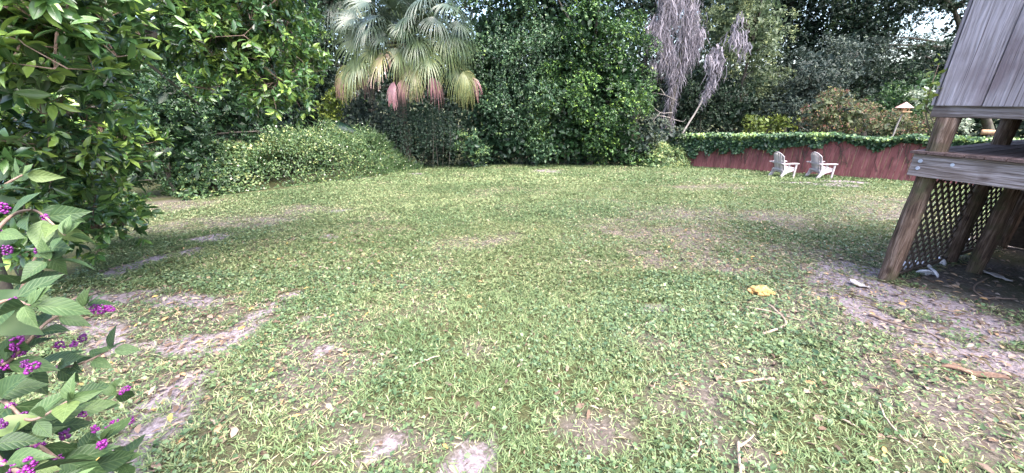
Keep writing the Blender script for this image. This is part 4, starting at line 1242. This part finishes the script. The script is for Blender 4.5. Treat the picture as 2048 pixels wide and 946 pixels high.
# ------------------------------------------------------------------ left thicket and the near laurels
tree('evergreen_thicket', 'dark evergreen thicket filling the left edge behind the laurels', 'shrub', gnd(180, 12.5), [ell(220, 90, 13, 170, 120, 2.2), ell(60, 160, 12, 150, 150, 2.0), ell(360, 140, 13, 130, 140, 2.), ell(480, 210, 13.5, 90, 90, 1.6), ell(520, 60, 15, 120, 130, 2)], 330, 15, 5, .12, M['laurel_far'], 401, (.3, .6), .45, trunk=.2, young=.06)
tree('evergreen_shrub', 'small-leaved evergreen shrub left of the vine mound', 'shrub', gnd(330, 9.8), [ell(330, 250, 9.9, 95, 90, 1.0), ell(250, 330, 9.6, 70, 55, .8), ell(380, 320, 9.9, 50, 60, .7), ell(300, 180, 10.2, 80, 50, .9)], 200, 14, 5, .085, M['laurel_far'], 402, (.2, .4), .5, trunk=.06, young=.08)

LEAFSET = {}


def leaf_objects(root, b, arr, nmax, mat, key, shape=LEAF8):
    """the leaves that show largest become single objects, the rest one mesh"""
    P, D, N, L, W, T = arr
    rel = P - np.array([0, 0, CAMZ])
    dep = rel[:, 1] * CP - rel[:, 2] * SP
    u = (rel[:, 1] * SP + rel[:, 2] * CP) / np.maximum(dep, .05); r = rel[:, 0] / np.maximum(dep, .05)
    vis = (dep > .5) & (np.abs(r) < 1024 / FPX + .03) & (np.abs(u) < 473 / FPX + .03)
    score = np.where(vis, L / np.maximum(dep, .3), -1)
    order = np.argsort(-score)[:nmax]; order = order[score[order] > 0]
    fine = {'laurel': LAUREL_FINE, 'beautyberry': BERRY_FINE}[key]
    if key not in LEAFSET:
        LEAFSET[key] = []
        for t in np.linspace(0, 1, 9):
            me = mesh_tris('leaf', fine[0], fine[1], np.full(len(fine[0]), t), True); me.materials.append(mat); LEAFSET[key].append(me)
    Dn = norm(D); S = norm(np.cross(N, Dn)); N2 = np.cross(Dn, S)
    for i in order:
        me = LEAFSET[key][int(round(float(T[i]) * 8))]
        o = link('leaf', me, None, root)
        hh = L[i] * random.uniform(.3, 2.0)
        Mx = Matrix(((Dn[i][0] * L[i], S[i][0] * W[i], N2[i][0] * hh, P[i][0] - b[0]), (Dn[i][1] * L[i], S[i][1] * W[i], N2[i][1] * hh, P[i][1] - b[1]), (Dn[i][2] * L[i], S[i][2] * W[i], N2[i][2] * hh, P[i][2] - b[2]), (0, 0, 0, 1)))
        o.matrix_basis = Mx
    rest = np.ones(len(P), bool); rest[order] = False
    if rest.any():
        tag(link('foliage', leaf_mesh('foliage', shape, (P - b)[rest], D[rest], N[rest], L[rest], W[rest], T[rest]), mat, root), kind='stuff')


def laurel(name, label, cat, base, ells, nclump, nshoot, k, L, seed, nmax, limbs, cr=(.16, .34), shell=.35, young=.33, dmin=1.35, aspect=.36, base_t=(.1, .8)):
    rng = np.random.default_rng(seed)
    P, A, C, ui = crown_shoots(ells, nclump, nshoot, rng, cr, shell, .25)
    d = np.linalg.norm(P - np.array([0, 0, CAMZ]), axis=1)
    P, A, ui = P[d > dmin], A[d > dmin], ui[d > dmin]
    b = np.asarray(base, float); root = empty(name, b, label, cat)
    ct = rng.normal(size=nclump) * .10
    arr = shoot_leaves(P, A, k, L, rng, aspect, young, .95, L * .4, .05, np.repeat(ct[ui], k), base_t)
    keep = arr[0][:, 2] > gz(arr[0][:, 0], arr[0][:, 1]) + .02
    arr = tuple(q[keep] for q in arr)
    leaf_objects(root, b, arr, nmax, M['laurel'], 'laurel')
    m = MB()
    for pts, r0, r1 in limbs:
        s = spline([np.asarray(p, float) - b for p in pts], 16); m.tube(s, np.linspace(r0, r1, len(s)), 8, wob=.07)
    m.build('limb', M['bark'], root, True)
    m = MB()
    lp = np.concatenate([spline(p, 16) for p, _, _ in limbs])
    for c in C[::2]:
        j = np.argmin(np.linalg.norm(lp - c, axis=1)); a = lp[j]
        if np.linalg.norm(c - np.array([0, 0, CAMZ])) < dmin: continue
        m.tube(curve(a - b, (a + c) / 2 - b + np.array([0, 0, .08]), c - b, 5), np.linspace(.012, .004, 5), 4)
    for i in range(0, len(P), 3):
        m.tube([C[ui[i]] - b, P[i] - b, P[i] - b + A[i] * L * .7], [.004, .003, .002], 3, cap=False)
    tag(m.build('twig', M['stem'], root), kind='stuff')
    return root


tb = np.array([-5.6, 3.9, float(gz(-5.6, 3.9))])
laurel('laurel_tree', 'glossy laurel tree whose branches hang over the vine mound, upper left', 'tree', tb,
       [ell(480, 60, 5.0, 120, 70, .8), ell(560, 140, 5.2, 66, 75, .6), ell(400, 75, 4.8, 100, 55, .7), ell(505, 190, 5.1, 70, 40, .5), ell(290, 20, 4.6, 110, 45, .7), ell(540, 30, 5.6, 80, 60, .8), ell(350, -70, 5, 260, 60, 1.)],
       220, 8, 9, .105, 501, 300, [((tb[0], tb[1], tb[2] - .1), (-5.4, 3.9, 1.2), at(90, 5, 4.2), at(220, 45, 4.5), at(360, 85, 4.7), at(470, 130, 5.0), at(560, 160, 5.2)), .10, .02] if False else
       [([(tb[0], tb[1], tb[2] - .1), (-5.5, 3.9, 1.0), at(60, 10, 4.3), at(200, 40, 4.5), at(350, 85, 4.7), at(470, 135, 5.0), at(560, 170, 5.2)], .10, .018),
        ([at(60, 10, 4.3), at(240, -40, 4.6), at(420, 0, 5.0), at(560, 40, 5.4)], .06, .015), ([at(200, 40, 4.5), at(300, 130, 4.7), at(400, 210, 5.0)], .03, .01)], cr=(.14, .30))
tb2 = np.array([-4.1, 2.6, float(gz(-4.1, 2.6))])
laurel('laurel_tree', 'near laurel with large glossy leaves crowding the left edge of the view', 'tree', tb2,
       [ell(70, 60, 2.5, 130, 75, .4), ell(40, 130, 2.1, 70, 70, .3), ell(130, 130, 3.0, 90, 70, .4), ell(60, 230, 2.9, 120, 90, .45), ell(160, 300, 3.9, 90, 80, .5), ell(50, 340, 3.3, 100, 70, .5), ell(150, 20, 2.8, 90, 40, .4), ell(130, 210, 4.4, 80, 80, .5), ell(40, -60, 2.6, 200, 50, .5)],
       210, 6, 9, .125, 502, 300, [([(tb2[0], tb2[1], tb2[2] - .1), (-4.1, 2.7, .8), at(-40, 100, 3.0), at(60, 60, 2.9), at(160, 20, 3.0)], .07, .015), ([(-4.1, 2.7, .8), at(-20, 260, 3.3), at(100, 240, 3.2), at(200, 210, 3.6)], .04, .01), ([(-4.1, 2.7, .6), at(0, 350, 3.4), at(120, 320, 3.6), at(210, 290, 3.9)], .04, .01)], cr=(.12, .26))
tb3 = np.append(gp(120, 520)[:2], 0); tb3[2] = float(gz(tb3[0], tb3[1]))
laurel('laurel_shrub', 'low laurel shrub with fanned dark leaves beside the bare sand, left', 'shrub', tb3,
       [ell(140, 440, 4.0, 90, 45, .4), ell(210, 460, 4.1, 60, 32, .35), ell(90, 400, 4.2, 90, 50, .4), ell(180, 400, 5.2, 70, 40, .4), ell(60, 480, 3.6, 70, 40, .3)],
       60, 7, 8, .13, 503, 300, [([tb3, tb3 + np.array([.1, 0, .3]), at(200, 455, 4.1)], .03, .008), ([tb3, tb3 + np.array([-.1, .1, .4]), at(90, 400, 4.2)], .03, .008)], cr=(.12, .25), base_t=(.3, .9), young=.2)

# ------------------------------------------------------------------ beautyberry in front, lower left
def beautyberry():
    rng = np.random.default_rng(600)
    b = np.array([-1.95, .75, float(gz(-1.95, .75))])
    root = empty('beautyberry_bush', b, 'beautyberry bush with broad leaves and purple berry clusters, lower left corner', 'shrub')
    OV = (np.array([[0, 0, 0], [.22, .36, .05], [.48, .50, .06], [.76, .28, .02], [1, 0, -.20], [.76, -.28, .02], [.48, -.50, .06], [.22, -.36, .05], [.24, 0, .0], [.5, 0, .0], [.78, 0, -.06]]),
          np.array([[0, 8, 1], [8, 2, 1], [8, 9, 2], [9, 3, 2], [9, 10, 3], [10, 4, 3], [0, 7, 8], [8, 7, 6], [8, 6, 9], [9, 6, 5], [9, 5, 10], [10, 5, 4]]))
    def Q(x, y, t):
        d = ray(x, y); return np.array([0, 0, CAMZ]) + d * t
    O = b + np.array([0, 0, .05])
    br = [[O, Q(-120, 700, 1.35), Q(-20, 480, 1.25), Q(60, 420, 1.3), Q(130, 470, 1.25)],
          [O, Q(-140, 560, 1.4), Q(-60, 420, 1.35), Q(10, 370, 1.35), Q(45, 350, 1.35)],
          [O, Q(-100, 760, 1.35), Q(10, 640, 1.3), Q(80, 500, 1.3), Q(100, 520, 1.25)],
          [O, Q(-80, 800, 1.3), Q(20, 720, 1.3), Q(100, 640, 1.35), Q(165, 615, 1.4)],
          [O, Q(-60, 830, 1.25), Q(0, 800, 1.2), Q(60, 840, 1.15), Q(140, 800, 1.15)],
          [O, Q(-40, 900, 1.3), Q(80, 860, 1.3), Q(150, 825, 1.38), Q(225, 790, 1.5)],
          [O, Q(-40, 940, 1.2), Q(60, 890, 1.15), Q(130, 920, 1.2), Q(205, 885, 1.32)],
          [O, Q(20, 960, 1.25), Q(120, 940, 1.2), Q(180, 935, 1.3), Q(245, 925, 1.42)],
          [O, Q(-90, 760, 1.4), Q(40, 740, 1.45), Q(150, 730, 1.5), Q(220, 700, 1.55)],
          [O, Q(-100, 700, 1.25), Q(-20, 620, 1.15), Q(20, 600, 1.15), Q(60, 610, 1.1)],
          [O, Q(-60, 900, 1.1), Q(10, 930, 1.05), Q(70, 960, 1.0), Q(130, 990, 1.0)]]
    arrs = []
    stems = MB()
    spots = []
    for pts in br:
        s = spline(pts, 36); stems.tube(s - b, np.linspace(.010, .003, len(s)), 6)
        L = np.r_[0, np.cumsum(np.linalg.norm(np.diff(s, axis=0), axis=1))]
        dist = L[-1]; turn = rng.uniform(0, 3)
        pos = dist
        while pos > dist * .38:
            p = np.array([np.interp(pos, L, s[:, i]) for i in range(3)]); q = np.array([np.interp(min(pos + .01, dist), L, s[:, i]) for i in range(3)]) - np.array([np.interp(pos - .01, L, s[:, i]) for i in range(3)])
            T = norm(q); A1 = norm(np.cross(T, [0, 0, 1])); B1 = np.cross(A1, T)
            size = .085 + .050 * rng.random() - .02 * (pos > dist * .93)
            for sg in (1, -1):
                rd = (A1 * math.cos(turn * .6) + B1 * math.sin(turn * .6) * .5) * sg
                D = norm(rd + T * .65 + np.array([0, 0, -.10]) + rng.normal(0, .14, 3)); N = norm(np.array([.15, -.55, .75]) + .35 * rng.normal(size=3))
                l = size * rng.uniform(.8, 1.15)
                arrs.append((p + D * .012, D, N, l, l * rng.uniform(.52, .64), np.clip(rng.normal(.48, .28), 0, 1)))
            if pos < dist * .93 and rng.random() < .3: spots.append(p + np.array([0, 0, -.004]))
            turn += 1.57; pos -= rng.uniform(.05, .08)
        for _ in range(3):                                 # tip whorl
            D = norm(T + rng.normal(0, .45, 3)); arrs.append((s[-1], D, norm(np.array([0, -.5, .8]) + .3 * rng.normal(size=3)), .07 * rng.uniform(.7, 1.2), .036, .8))
    arr = tuple(np.array(q) for q in zip(*arrs))
    leaf_objects(root, b, arr, 300, M['berry_leaf'], 'beautyberry', OV)
    tag(stems.build('stem', M['stem'], root, True), kind='stuff')
    # three cluster shapes shared by all clusters
    cm = []
    for k in range(3):
        bm = bmesh.new()
        for i in range(26):
            v = rng.normal(size=3); v = v / np.linalg.norm(v) * np.array([.017, .012, .011]) * rng.uniform(.7, 1)
            bmesh.ops.create_icosphere(bm, subdivisions=1, radius=rng.uniform(.0032, .0042), matrix=Matrix.Translation(Vector(v)))
        me = bpy.data.meshes.new('berry_cluster'); bm.to_mesh(me); bm.free(); me.materials.append(M['berry'])
        me.polygons.foreach_set('use_smooth', np.ones(len(me.polygons), bool)); cm.append(me)
    spots += [Q(x, y, t) for x, y, t in ((188, 618, 1.42), (205, 619, 1.42), (221, 618, 1.42), (35, 680, 1.25), (30, 695, 1.27), (50, 728, 1.2), (65, 735, 1.2), (120, 690, 1.4), (147, 688, 1.42), (165, 676, 1.45), (163, 828, 1.35), (190, 858, 1.3), (205, 888, 1.25), (5, 848, 1.1), (45, 895, 1.12), (262, 840, 1.5), (225, 850, 1.42), (60, 925, 1.05), (8, 416, 1.3), (15, 500, 1.25), (62, 640, 1.25), (250, 780, 1.45), (130, 870, 1.25))]
    for i, p in enumerate(spots):
        o = link('berry_cluster', cm[i % 3], None, root); o.location = p - b; o.rotation_euler = (rng.uniform(0, 3), rng.uniform(0, 3), rng.uniform(0, 6)); s = rng.uniform(.85, 1.35); o.scale = (s, s, s)


beautyberry()

# ------------------------------------------------------------------ lawn
left_b = np.array([gp(x, y)[:2] for x, y in ((150, 560), (230, 440), (250, 412), (380, 404), (560, 380), (770, 352), (825, 335))])
def lawn_ok(x, y):
    xl = np.interp(y, left_b[:, 1], left_b[:, 0], left=-30)
    side = (x - FA[0]) * FN[0] + (y - FA[1]) * FN[1]
    okf = (side > .05) | (x < FA[0] - 1.0)
    rel = np.stack([x - SC[0], y - SC[1]], -1); a = rel @ SA; bb = rel @ SB
    shedf = (a > .1) & (a < 3.3) & (bb > .1) & (bb < 3.4)
    return (x > xl) & okf & ~shedf & (y < 18.9)


def scatter(n, y0, y1, rng, power=1.0):
    y = y0 + (y1 - y0) * rng.random(n) ** power
    half = 1.42 * (y * CP + 1.2) + .8
    x = rng.uniform(-1, 1, n) * half
    # uniform per area
    k = rng.random(n) < half / half.max()
    x, y = x[k], y[k]; k = lawn_ok(x, y)
    return x[k], y[k]


def lawn():
    rng = np.random.default_rng(700)
    parts = []
    for (y0, y1, n, Lr, w, shape) in ((1.0, 3.6, 210000, (.024, .072), .0060, BLADE), (3.4, 7.0, 330000, (.03, .07), .009, LEAF4), (6.8, 12, 240000, (.04, .08), .016, LEAF4), (11.8, 19, 200000, (.055, .10), .028, LEAF4)):
        x, y = scatter(n, y0, y1, rng)
        if y1 < 8:                                          # blades rise together from a crown
            kk = 6; x = np.repeat(x[::kk], kk); y = np.repeat(y[::kk], kk); x = x + rng.normal(0, .009, len(x)); y = y + rng.normal(0, .009, len(y))
        br, dr = bare_field(x, y), dry_field(x, y)
        patch = fbm(x * 2.1, y * 2.1, 40.0)
        br = np.clip(br + 1.1 * (fbm(x * 8, y * 8, 91.0, 3) - .5) * smooth(0, .4, br), 0, 1)
        k = rng.random(len(x)) < (1 - .95 * smooth(.15, .8, br) * (.55 + .45 * smooth(.35, .6, fbm(x * 5.5, y * 5.5, 95.0, 3)))) * (1 - .72 * dr) * (.45 + .75 * patch)
        x, y, dr, patch = x[k], y[k], dr[k], patch[k]; m = len(x)
        az = rng.uniform(0, 2 * math.pi, m); el = rng.uniform(.0, .95, m) * (1 - .5 * dr)
        D = np.stack([np.cos(az) * np.cos(el), np.sin(az) * np.cos(el), np.sin(el)], 1)
        N = norm(np.stack([-np.cos(az) * np.sin(el), -np.sin(az) * np.sin(el), np.cos(el)], 1) + rng.normal(0, .3, (m, 3)))
        L = rng.uniform(*Lr, m) * (1 - .25 * dr)
        P = np.stack([x, y, gz(x, y) + rng.uniform(0, .025, m)], 1)
        reg = fbm(x * .55, y * .55, 50.0)
        t = rng.beta(2.0, 2.6, m) * (.54 if y1 < 4 else .60) + .26 * smooth(.35, .75, reg) * rng.random(m) + .05
        t = t + .10 * smooth(.42, .7, fbm(x * .35, y * .9, 71.0)) - .12 * smooth(.45, .7, fbm(x * .8, y * .8, 81.0))
        t = np.where(rng.random(m) < .03 + .42 * dr, rng.uniform(.75, 1, m), t)
        parts.append((shape, P, D, N, L, np.full(m, w) * rng.uniform(.6, 1.3, m), np.clip(t, 0, 1), L * (rng.uniform(-.2, .5, m) if shape is BLADE else 1)))
    for i, (shape, P, D, N, L, W, T, H) in enumerate(parts):
        lab = ('mown grass blades in the nearest strip of lawn', 'mown grass of the lawn in front of the shed posts', 'mown grass across the middle of the lawn', 'mown grass of the far lawn before the trees and fence')[i]
        tag(link('lawn_grass', leaf_mesh('lawn_grass', shape, P, D, N, L, W, T, H), M['grass']), lab, 'grass', None, 'stuff')
    # broad-leaved weeds in patches
    Pw, Lw, Tw = [], [], []
    for (y0, y1, n, Ls, thr) in ((1.0, 4.2, 230000, .020, .42), (4.0, 9, 170000, .022, .46), (8.8, 16, 26000, .04, .52)):
        x, y = scatter(n, y0, y1, rng)
        f = .6 * fbm(x * .9, y * .9, 60.0) + .4 * fbm(x * 2.8, y * 2.8, 63.0) + .16 * smooth(0, 2.5, x) - .07 + .16 * smooth(-.8, -2.5, x) * smooth(7, 4, y)
        k = (rng.random(len(x)) < (.10 + .90 * smooth(thr - .02, thr + .14, f)) * (1 - .75 * dry_field(x, y))) & (rng.random(len(x)) > .97 * smooth(.25, .8, bare_field(x, y)))
        x, y = x[k], y[k]
        Pw.append(np.stack([x, y, gz(x, y) + .005 + .055 * rng.random(len(x)) ** .8 * (.5 + fbm(x * 7, y * 7, 66.0, 2))], 1)); Lw.append(Ls * (.5 + 1.6 * rng.random(len(x)) ** 3) * (1 + .25 * smooth(.5, 2.5, x) * smooth(6, 2.5, y))); Tw.append(np.clip(rng.beta(2, 2.2, len(x)), 0, 1))
    P, L, T = np.concatenate(Pw), np.concatenate(Lw), np.concatenate(Tw); m = len(P)
    tag(link('lawn_weeds', leaf_mesh('lawn_weeds', LEAF4, P, norm(rand_dir(m, rng) * np.array([1, 1, .35])), norm(np.array([0, 0, 1]) + rng.normal(0, .38, (m, 3))), L, L * .75, T), M['weed']), 'broad-leaved green weeds creeping through the lawn', 'weeds', None, 'stuff')
    # dry clippings and fallen leaves
    x, y = scatter(60000, 1.0, 12, rng); dr = dry_field(x, y); k = rng.random(len(x)) < .025 + .35 * dr + .16 * smooth(2, 4.5, x); x, y = x[k], y[k]; m = len(x)
    az = rng.uniform(0, 6.28, m); D = np.stack([np.cos(az), np.sin(az), rng.normal(.12, .15, m)], 1)
    P = np.stack([x, y, gz(x, y) + rng.uniform(.006, .04, m)], 1); L = rng.uniform(.04, .13, m)
    tag(link('dry_clippings', leaf_mesh('dry_clippings', LEAF4, P, D, norm(np.array([0, 0, 1]) + rng.normal(0, .3, (m, 3))), L, np.full(m, .005), rng.uniform(.78, 1, m)), M['grass']), 'straw-coloured dry clippings scattered over the lawn', 'clippings', None, 'stuff')
    n = 10500
    x = np.concatenate([rng.normal(-2.9, 1.0, n // 3), rng.normal(4.3, 1.6, n // 2), rng.uniform(-6, 6, n // 6)]); y = np.concatenate([rng.uniform(1.2, 6, n // 3), rng.uniform(1.0, 6.6, n // 2), rng.uniform(1.2, 7, n // 6)])
    m = len(x); az = rng.uniform(0, 6.28, m); D = np.stack([np.cos(az), np.sin(az), rng.normal(.1, .2, m)], 1); L = rng.uniform(.02, .085, m)
    P = np.stack([x, y, gz(x, y) + rng.uniform(.006, .02, m)], 1)
    tag(link('leaf_litter', leaf_mesh('leaf_litter', LEAF8, P, D, norm(np.array([0, 0, 1]) + rng.normal(0, .3, (m, 3))), L, L * rng.uniform(.15, .55, m), np.clip(rng.beta(1.6, 2.0, m), 0, 1)), M['litter']), 'brown fallen leaves and needles on the bare soil', 'leaf litter', None, 'stuff')


lawn()

# ------------------------------------------------------------------ small things lying about
def on_ground(px, py, dz=0.0):
    p = gp(px, py); return np.array([p[0], p[1], float(gz(p[0], p[1])) + dz])


def twig(pts, r0, r1, label, mat='twig', side=()):
    W = [on_ground(x, y, .035) for x, y in pts]; b = on_ground(*pts[0])
    m = MB(); s = spline([w - b for w in W], 18); s[:, 2] += np.random.default_rng(len(label)).normal(0, .004, len(s))
    m.tube(s, np.linspace(r0, r1, len(s)), 7, wob=.12)
    for q in side:
        s2 = spline([on_ground(x, y, .04) - b for x, y in q], 10); m.tube(s2, np.linspace(r1 * .9, r1 * .4, len(s2)), 5, wob=.1)
    o = m.build('twig', M[mat], None, True); o.location = b
    return tag(o, label, 'twig', 'fallen twigs on the lawn')


twig([(1530, 613), (1556, 635), (1569, 655), (1556, 666), (1524, 675)], .009, .012, 'curved pale forked twig on the grass just below the yellow fungus', side=[[(1490, 622), (1530, 630), (1562, 640), (1600, 650)]])
twig([(1468, 772), (1510, 770), (1545, 769)], .007, .010, 'short straight pale twig lying on grass, lower right of centre')
twig([(1752, 812), (1770, 850), (1800, 885), (1830, 905)], .006, .004, 'thin twig curving through weeds at lower right')
twig([(1474, 895), (1474, 925), (1478, 960)], .008, .007, 'pinkish upright-looking twig at the bottom edge of the lawn', side=[[(1476, 905), (1496, 890), (1505, 880)]])
twig([(1400, 890), (1395, 910), (1380, 925)], .007, .004, 'small bent twig near the bottom edge, left of the pinkish twig')
twig([(810, 745), (850, 728), (880, 718)], .005, .004, 'thin pale stem lying in grass below the middle of the picture')
twig([(1735, 636), (1790, 655), (1850, 672), (1890, 690)], .012, .006, 'dark long root-like stick along the edge of bare dirt by the shed', 'stem')
twig([(1975, 560), (1945, 580), (1965, 600), (2030, 605)], .008, .006, 'curled dry root lying under the shed', 'stem')
twig([(1270, 333), (1290, 330.5), (1312, 329)], .03, .02, 'pale short log at the foot of the low vine mound')
b = on_ground(1560, 505); 


def bark_strip():
    rng = np.random.default_rng(4)
    b = on_ground(1940, 752); e = on_ground(2015, 768) - b; s = on_ground(1880, 742) - b
    n = 14; V = []; F = []
    for i, t in enumerate(np.linspace(0, 1, n)):
        c = lerp(s, e, t) + np.array([0, 0, .03 + .012 * math.sin(t * 9)]); w = .032 * math.sin(math.pi * (t * .92 + .05)) ** .6 * rng.uniform(.8, 1.15)
        d = norm(np.cross(e - s, [0, 0, 1.0]))
        for k, u in enumerate((-1, -.4, .4, 1)): V.append(c + d * w * u + np.array([0, 0, .014 * u * u]))
        for k, u in enumerate((1, .4, -.4, -1)): V.append(c + d * w * u + np.array([0, 0, .014 * u * u - .007]))
    for i in range(n - 1):
        for k in range(8): k2 = (k + 1) % 8; F.append((i * 8 + k, i * 8 + k2, i * 8 + 8 + k2, i * 8 + 8 + k))
    F.append(tuple(range(8))[::-1]); F.append(tuple((n - 1) * 8 + k for k in range(8)))
    m = MB(); m.add(V, F); o = m.build('bark_strip', M['barkchip'], None); o.location = b
    tag(o, 'curled reddish-brown strip of bark on the lawn at the right edge', 'bark')


bark_strip()


def fungus():
    rng = np.random.default_rng(5); b = on_ground(1520, 592)
    root = empty('fungus_clump', b, 'lumpy yellow-orange fungus clump lying on the lawn left of the shed post', 'fungus')
    s = .82 * np.linalg.norm(on_ground(1540, 592) - on_ground(1520, 592)) / 20
    for dx, dy, r, h in ((-22, 3, 9, .6), (-9, 2, 15, .8), (4, 3, 15, .9), (13, 0, 13, .7), (-10, -9, 7, .8), (24, -2, 8, .5), (3, -7, 9, .7)):
        bm = bmesh.new(); bmesh.ops.create_icosphere(bm, subdivisions=3, radius=1)
        ph = rng.uniform(0, 9, 3)
        for v in bm.verts:
            n_ = 1 + .16 * math.sin(v.co.x * 4 + ph[0]) * math.sin(v.co.y * 4 + ph[1]) + .10 * math.sin(v.co.z * 9 + ph[2] + v.co.x * 5)
            v.co = Vector((v.co.x * n_ * r * s, v.co.y * n_ * r * s * .9, v.co.z * n_ * r * s * h * .75))
        me = bpy.data.meshes.new('cap'); bm.to_mesh(me); bm.free(); me.polygons.foreach_set('use_smooth', np.ones(len(me.polygons), bool))
        o = link('cap', me, M['fungus'], root); o.location = (dx * s, dy * s * 1.6, .035 + r * s * h * .45); o.rotation_euler = (rng.uniform(-.3, .3), rng.uniform(-.3, .3), rng.uniform(0, 6))


fungus()


def shells():
    rng = np.random.default_rng(6)
    names = ['white shell half nearest the corner post', 'largest grey-white shell leaning on the lattice', 'pale shell at the top of the pile against the lattice', 'flat white shell at the front of the pile', 'round open white shell at the right of the pile', 'small pale shell apart from the pile towards the middle post', 'white shell beside the middle post foot', 'tiny shell in the middle of the pile']
    for (x, y, r), nm in zip(((1797, 535, 13), (1809, 531, 16), (1834, 526, 17), (1845, 545, 17), (1863, 545, 16), (1880, 523, 14), (1925, 480, 16), (1855, 534, 9)), names):
        b = on_ground(x, y + r * .4, .0); t = np.linalg.norm(b - np.array([0, 0, CAMZ])); rad = r * t * .82 / FPX * .62
        bm = bmesh.new(); bmesh.ops.create_uvsphere(bm, u_segments=18, v_segments=10, radius=1)
        bmesh.ops.delete(bm, geom=[v for v in bm.verts if v.co.z < -.05], context='VERTS')
        for v in bm.verts:
            a = math.atan2(v.co.y, v.co.x); k = 1 + .07 * math.sin(a * 9) * (1 - v.co.z)
            v.co = Vector((v.co.x * k * rad, v.co.y * k * rad * .85, v.co.z * rad * .55))
        r_ = bmesh.ops.solidify(bm, geom=bm.faces[:], thickness=.006)
        me = bpy.data.meshes.new('shell'); bm.to_mesh(me); bm.free(); me.polygons.foreach_set('use_smooth', np.ones(len(me.polygons), bool))
        o = link('shell', me, M['shell']); o.location = b + np.array([0, 0, .03]); o.rotation_euler = (rng.uniform(-.7, .7), rng.uniform(-.7, .7), rng.uniform(0, 6))
        tag(o, nm, 'shell', 'pale shells under the lattice')


shells()


def flake(px, py, w, label, mat='paper'):
    rng = np.random.default_rng(int(px)); b = on_ground(px, py); t = np.linalg.norm(b - np.array([0, 0, CAMZ])); r = w * t * .8 / FPX / 2
    n = 14; V = [(0, 0, .012)]; F = []
    for i in range(n):
        a = 2 * math.pi * i / n; q = r * rng.uniform(.75, 1.1); V.append((math.cos(a) * q, math.sin(a) * q * .6, rng.uniform(-.006, .02)))
    V += [(x, y, z - .008) for x, y, z in V]; k = n + 1
    for i in range(n):
        j = (i + 1) % n; F += [(0, 1 + i, 1 + j), (k, k + 1 + j, k + 1 + i), (1 + i, k + 1 + i, k + 1 + j, 1 + j)]
    m = MB(); m.add(V, F); o = m.build('flake', M[mat]); o.location = b + np.array([0, 0, .03]); o.rotation_euler = (.12, -.1, rng.uniform(0, 3))
    tag(o, label, 'flake')


flake(1718, 572, 34, 'pale ragged bark flake lying in front of the shed corner post')
flake(1990, 556, 34, 'dull grey flake on the dirt under the shed')


def siding_vine():
    """a young vine that has come round the far corner of the shed wall"""
    rng = np.random.default_rng(31)
    f = SC + np.array([.12, .11]); b = np.array([f[0], f[1], float(gz(*f))])
    cr_ = SC + SA * -.115 + SB * -.078
    root = empty('climbing_vine', b, 'yellow-green vine sprig climbing the left edge of the shed siding', 'vine')
    st = spline([b, b + np.array([.02, .02, .7]), np.array([f[0], f[1], 1.15]), np.append(SC + SA * -.20 + SB * .05, 1.6), np.append(cr_ + np.array([-.03, .07]), 1.82), np.append(cr_ + np.array([-.05, .06]), 2.10)], 30)
    m = MB(); m.tube(st - b, np.linspace(.008, .004, len(st)), 5); m.build('stem', M['stem'], root, True)
    n = 46; i = rng.integers(int(len(st) * .68), len(st), n); P = st[i] - b + rng.normal(0, .03, (n, 3))
    
    D = norm(rand_dir(n, rng) + np.array([-.5, 0, .1])); L = rng.uniform(.035, .085, n)
    tag(link('foliage', leaf_mesh('foliage', LEAF8, P, D, norm(np.array([-.3, -.5, .6]) + rand_dir(n, rng) * .5), L, L * .6, rng.uniform(.3, 1, n)), M['yellowgreen'], root), kind='stuff')


siding_vine()


def far_log():
    p, q = at(1962, 264, 13.2), at(1998, 266, 12.9)
    root = empty('log', (p[0], p[1], float(gz(p[0], p[1]))), 'pale pinkish log on a forked stand behind the fence, seen under the shed wall', 'log')
    b = np.array(root.location); m = MB(); m.tube(spline([p - b, (p + q) / 2 - b, q - b], 8), .085, 12, wob=.04); m.build('trunk_piece', M['tan'], root, True)
    m = MB(); c = (p + q) / 2 - b; m.tube([(c[0], c[1], -.1), (c[0], c[1], c[2] - .07)], .05, 8); m.build('stand', M['bark'], root, True)


far_log()
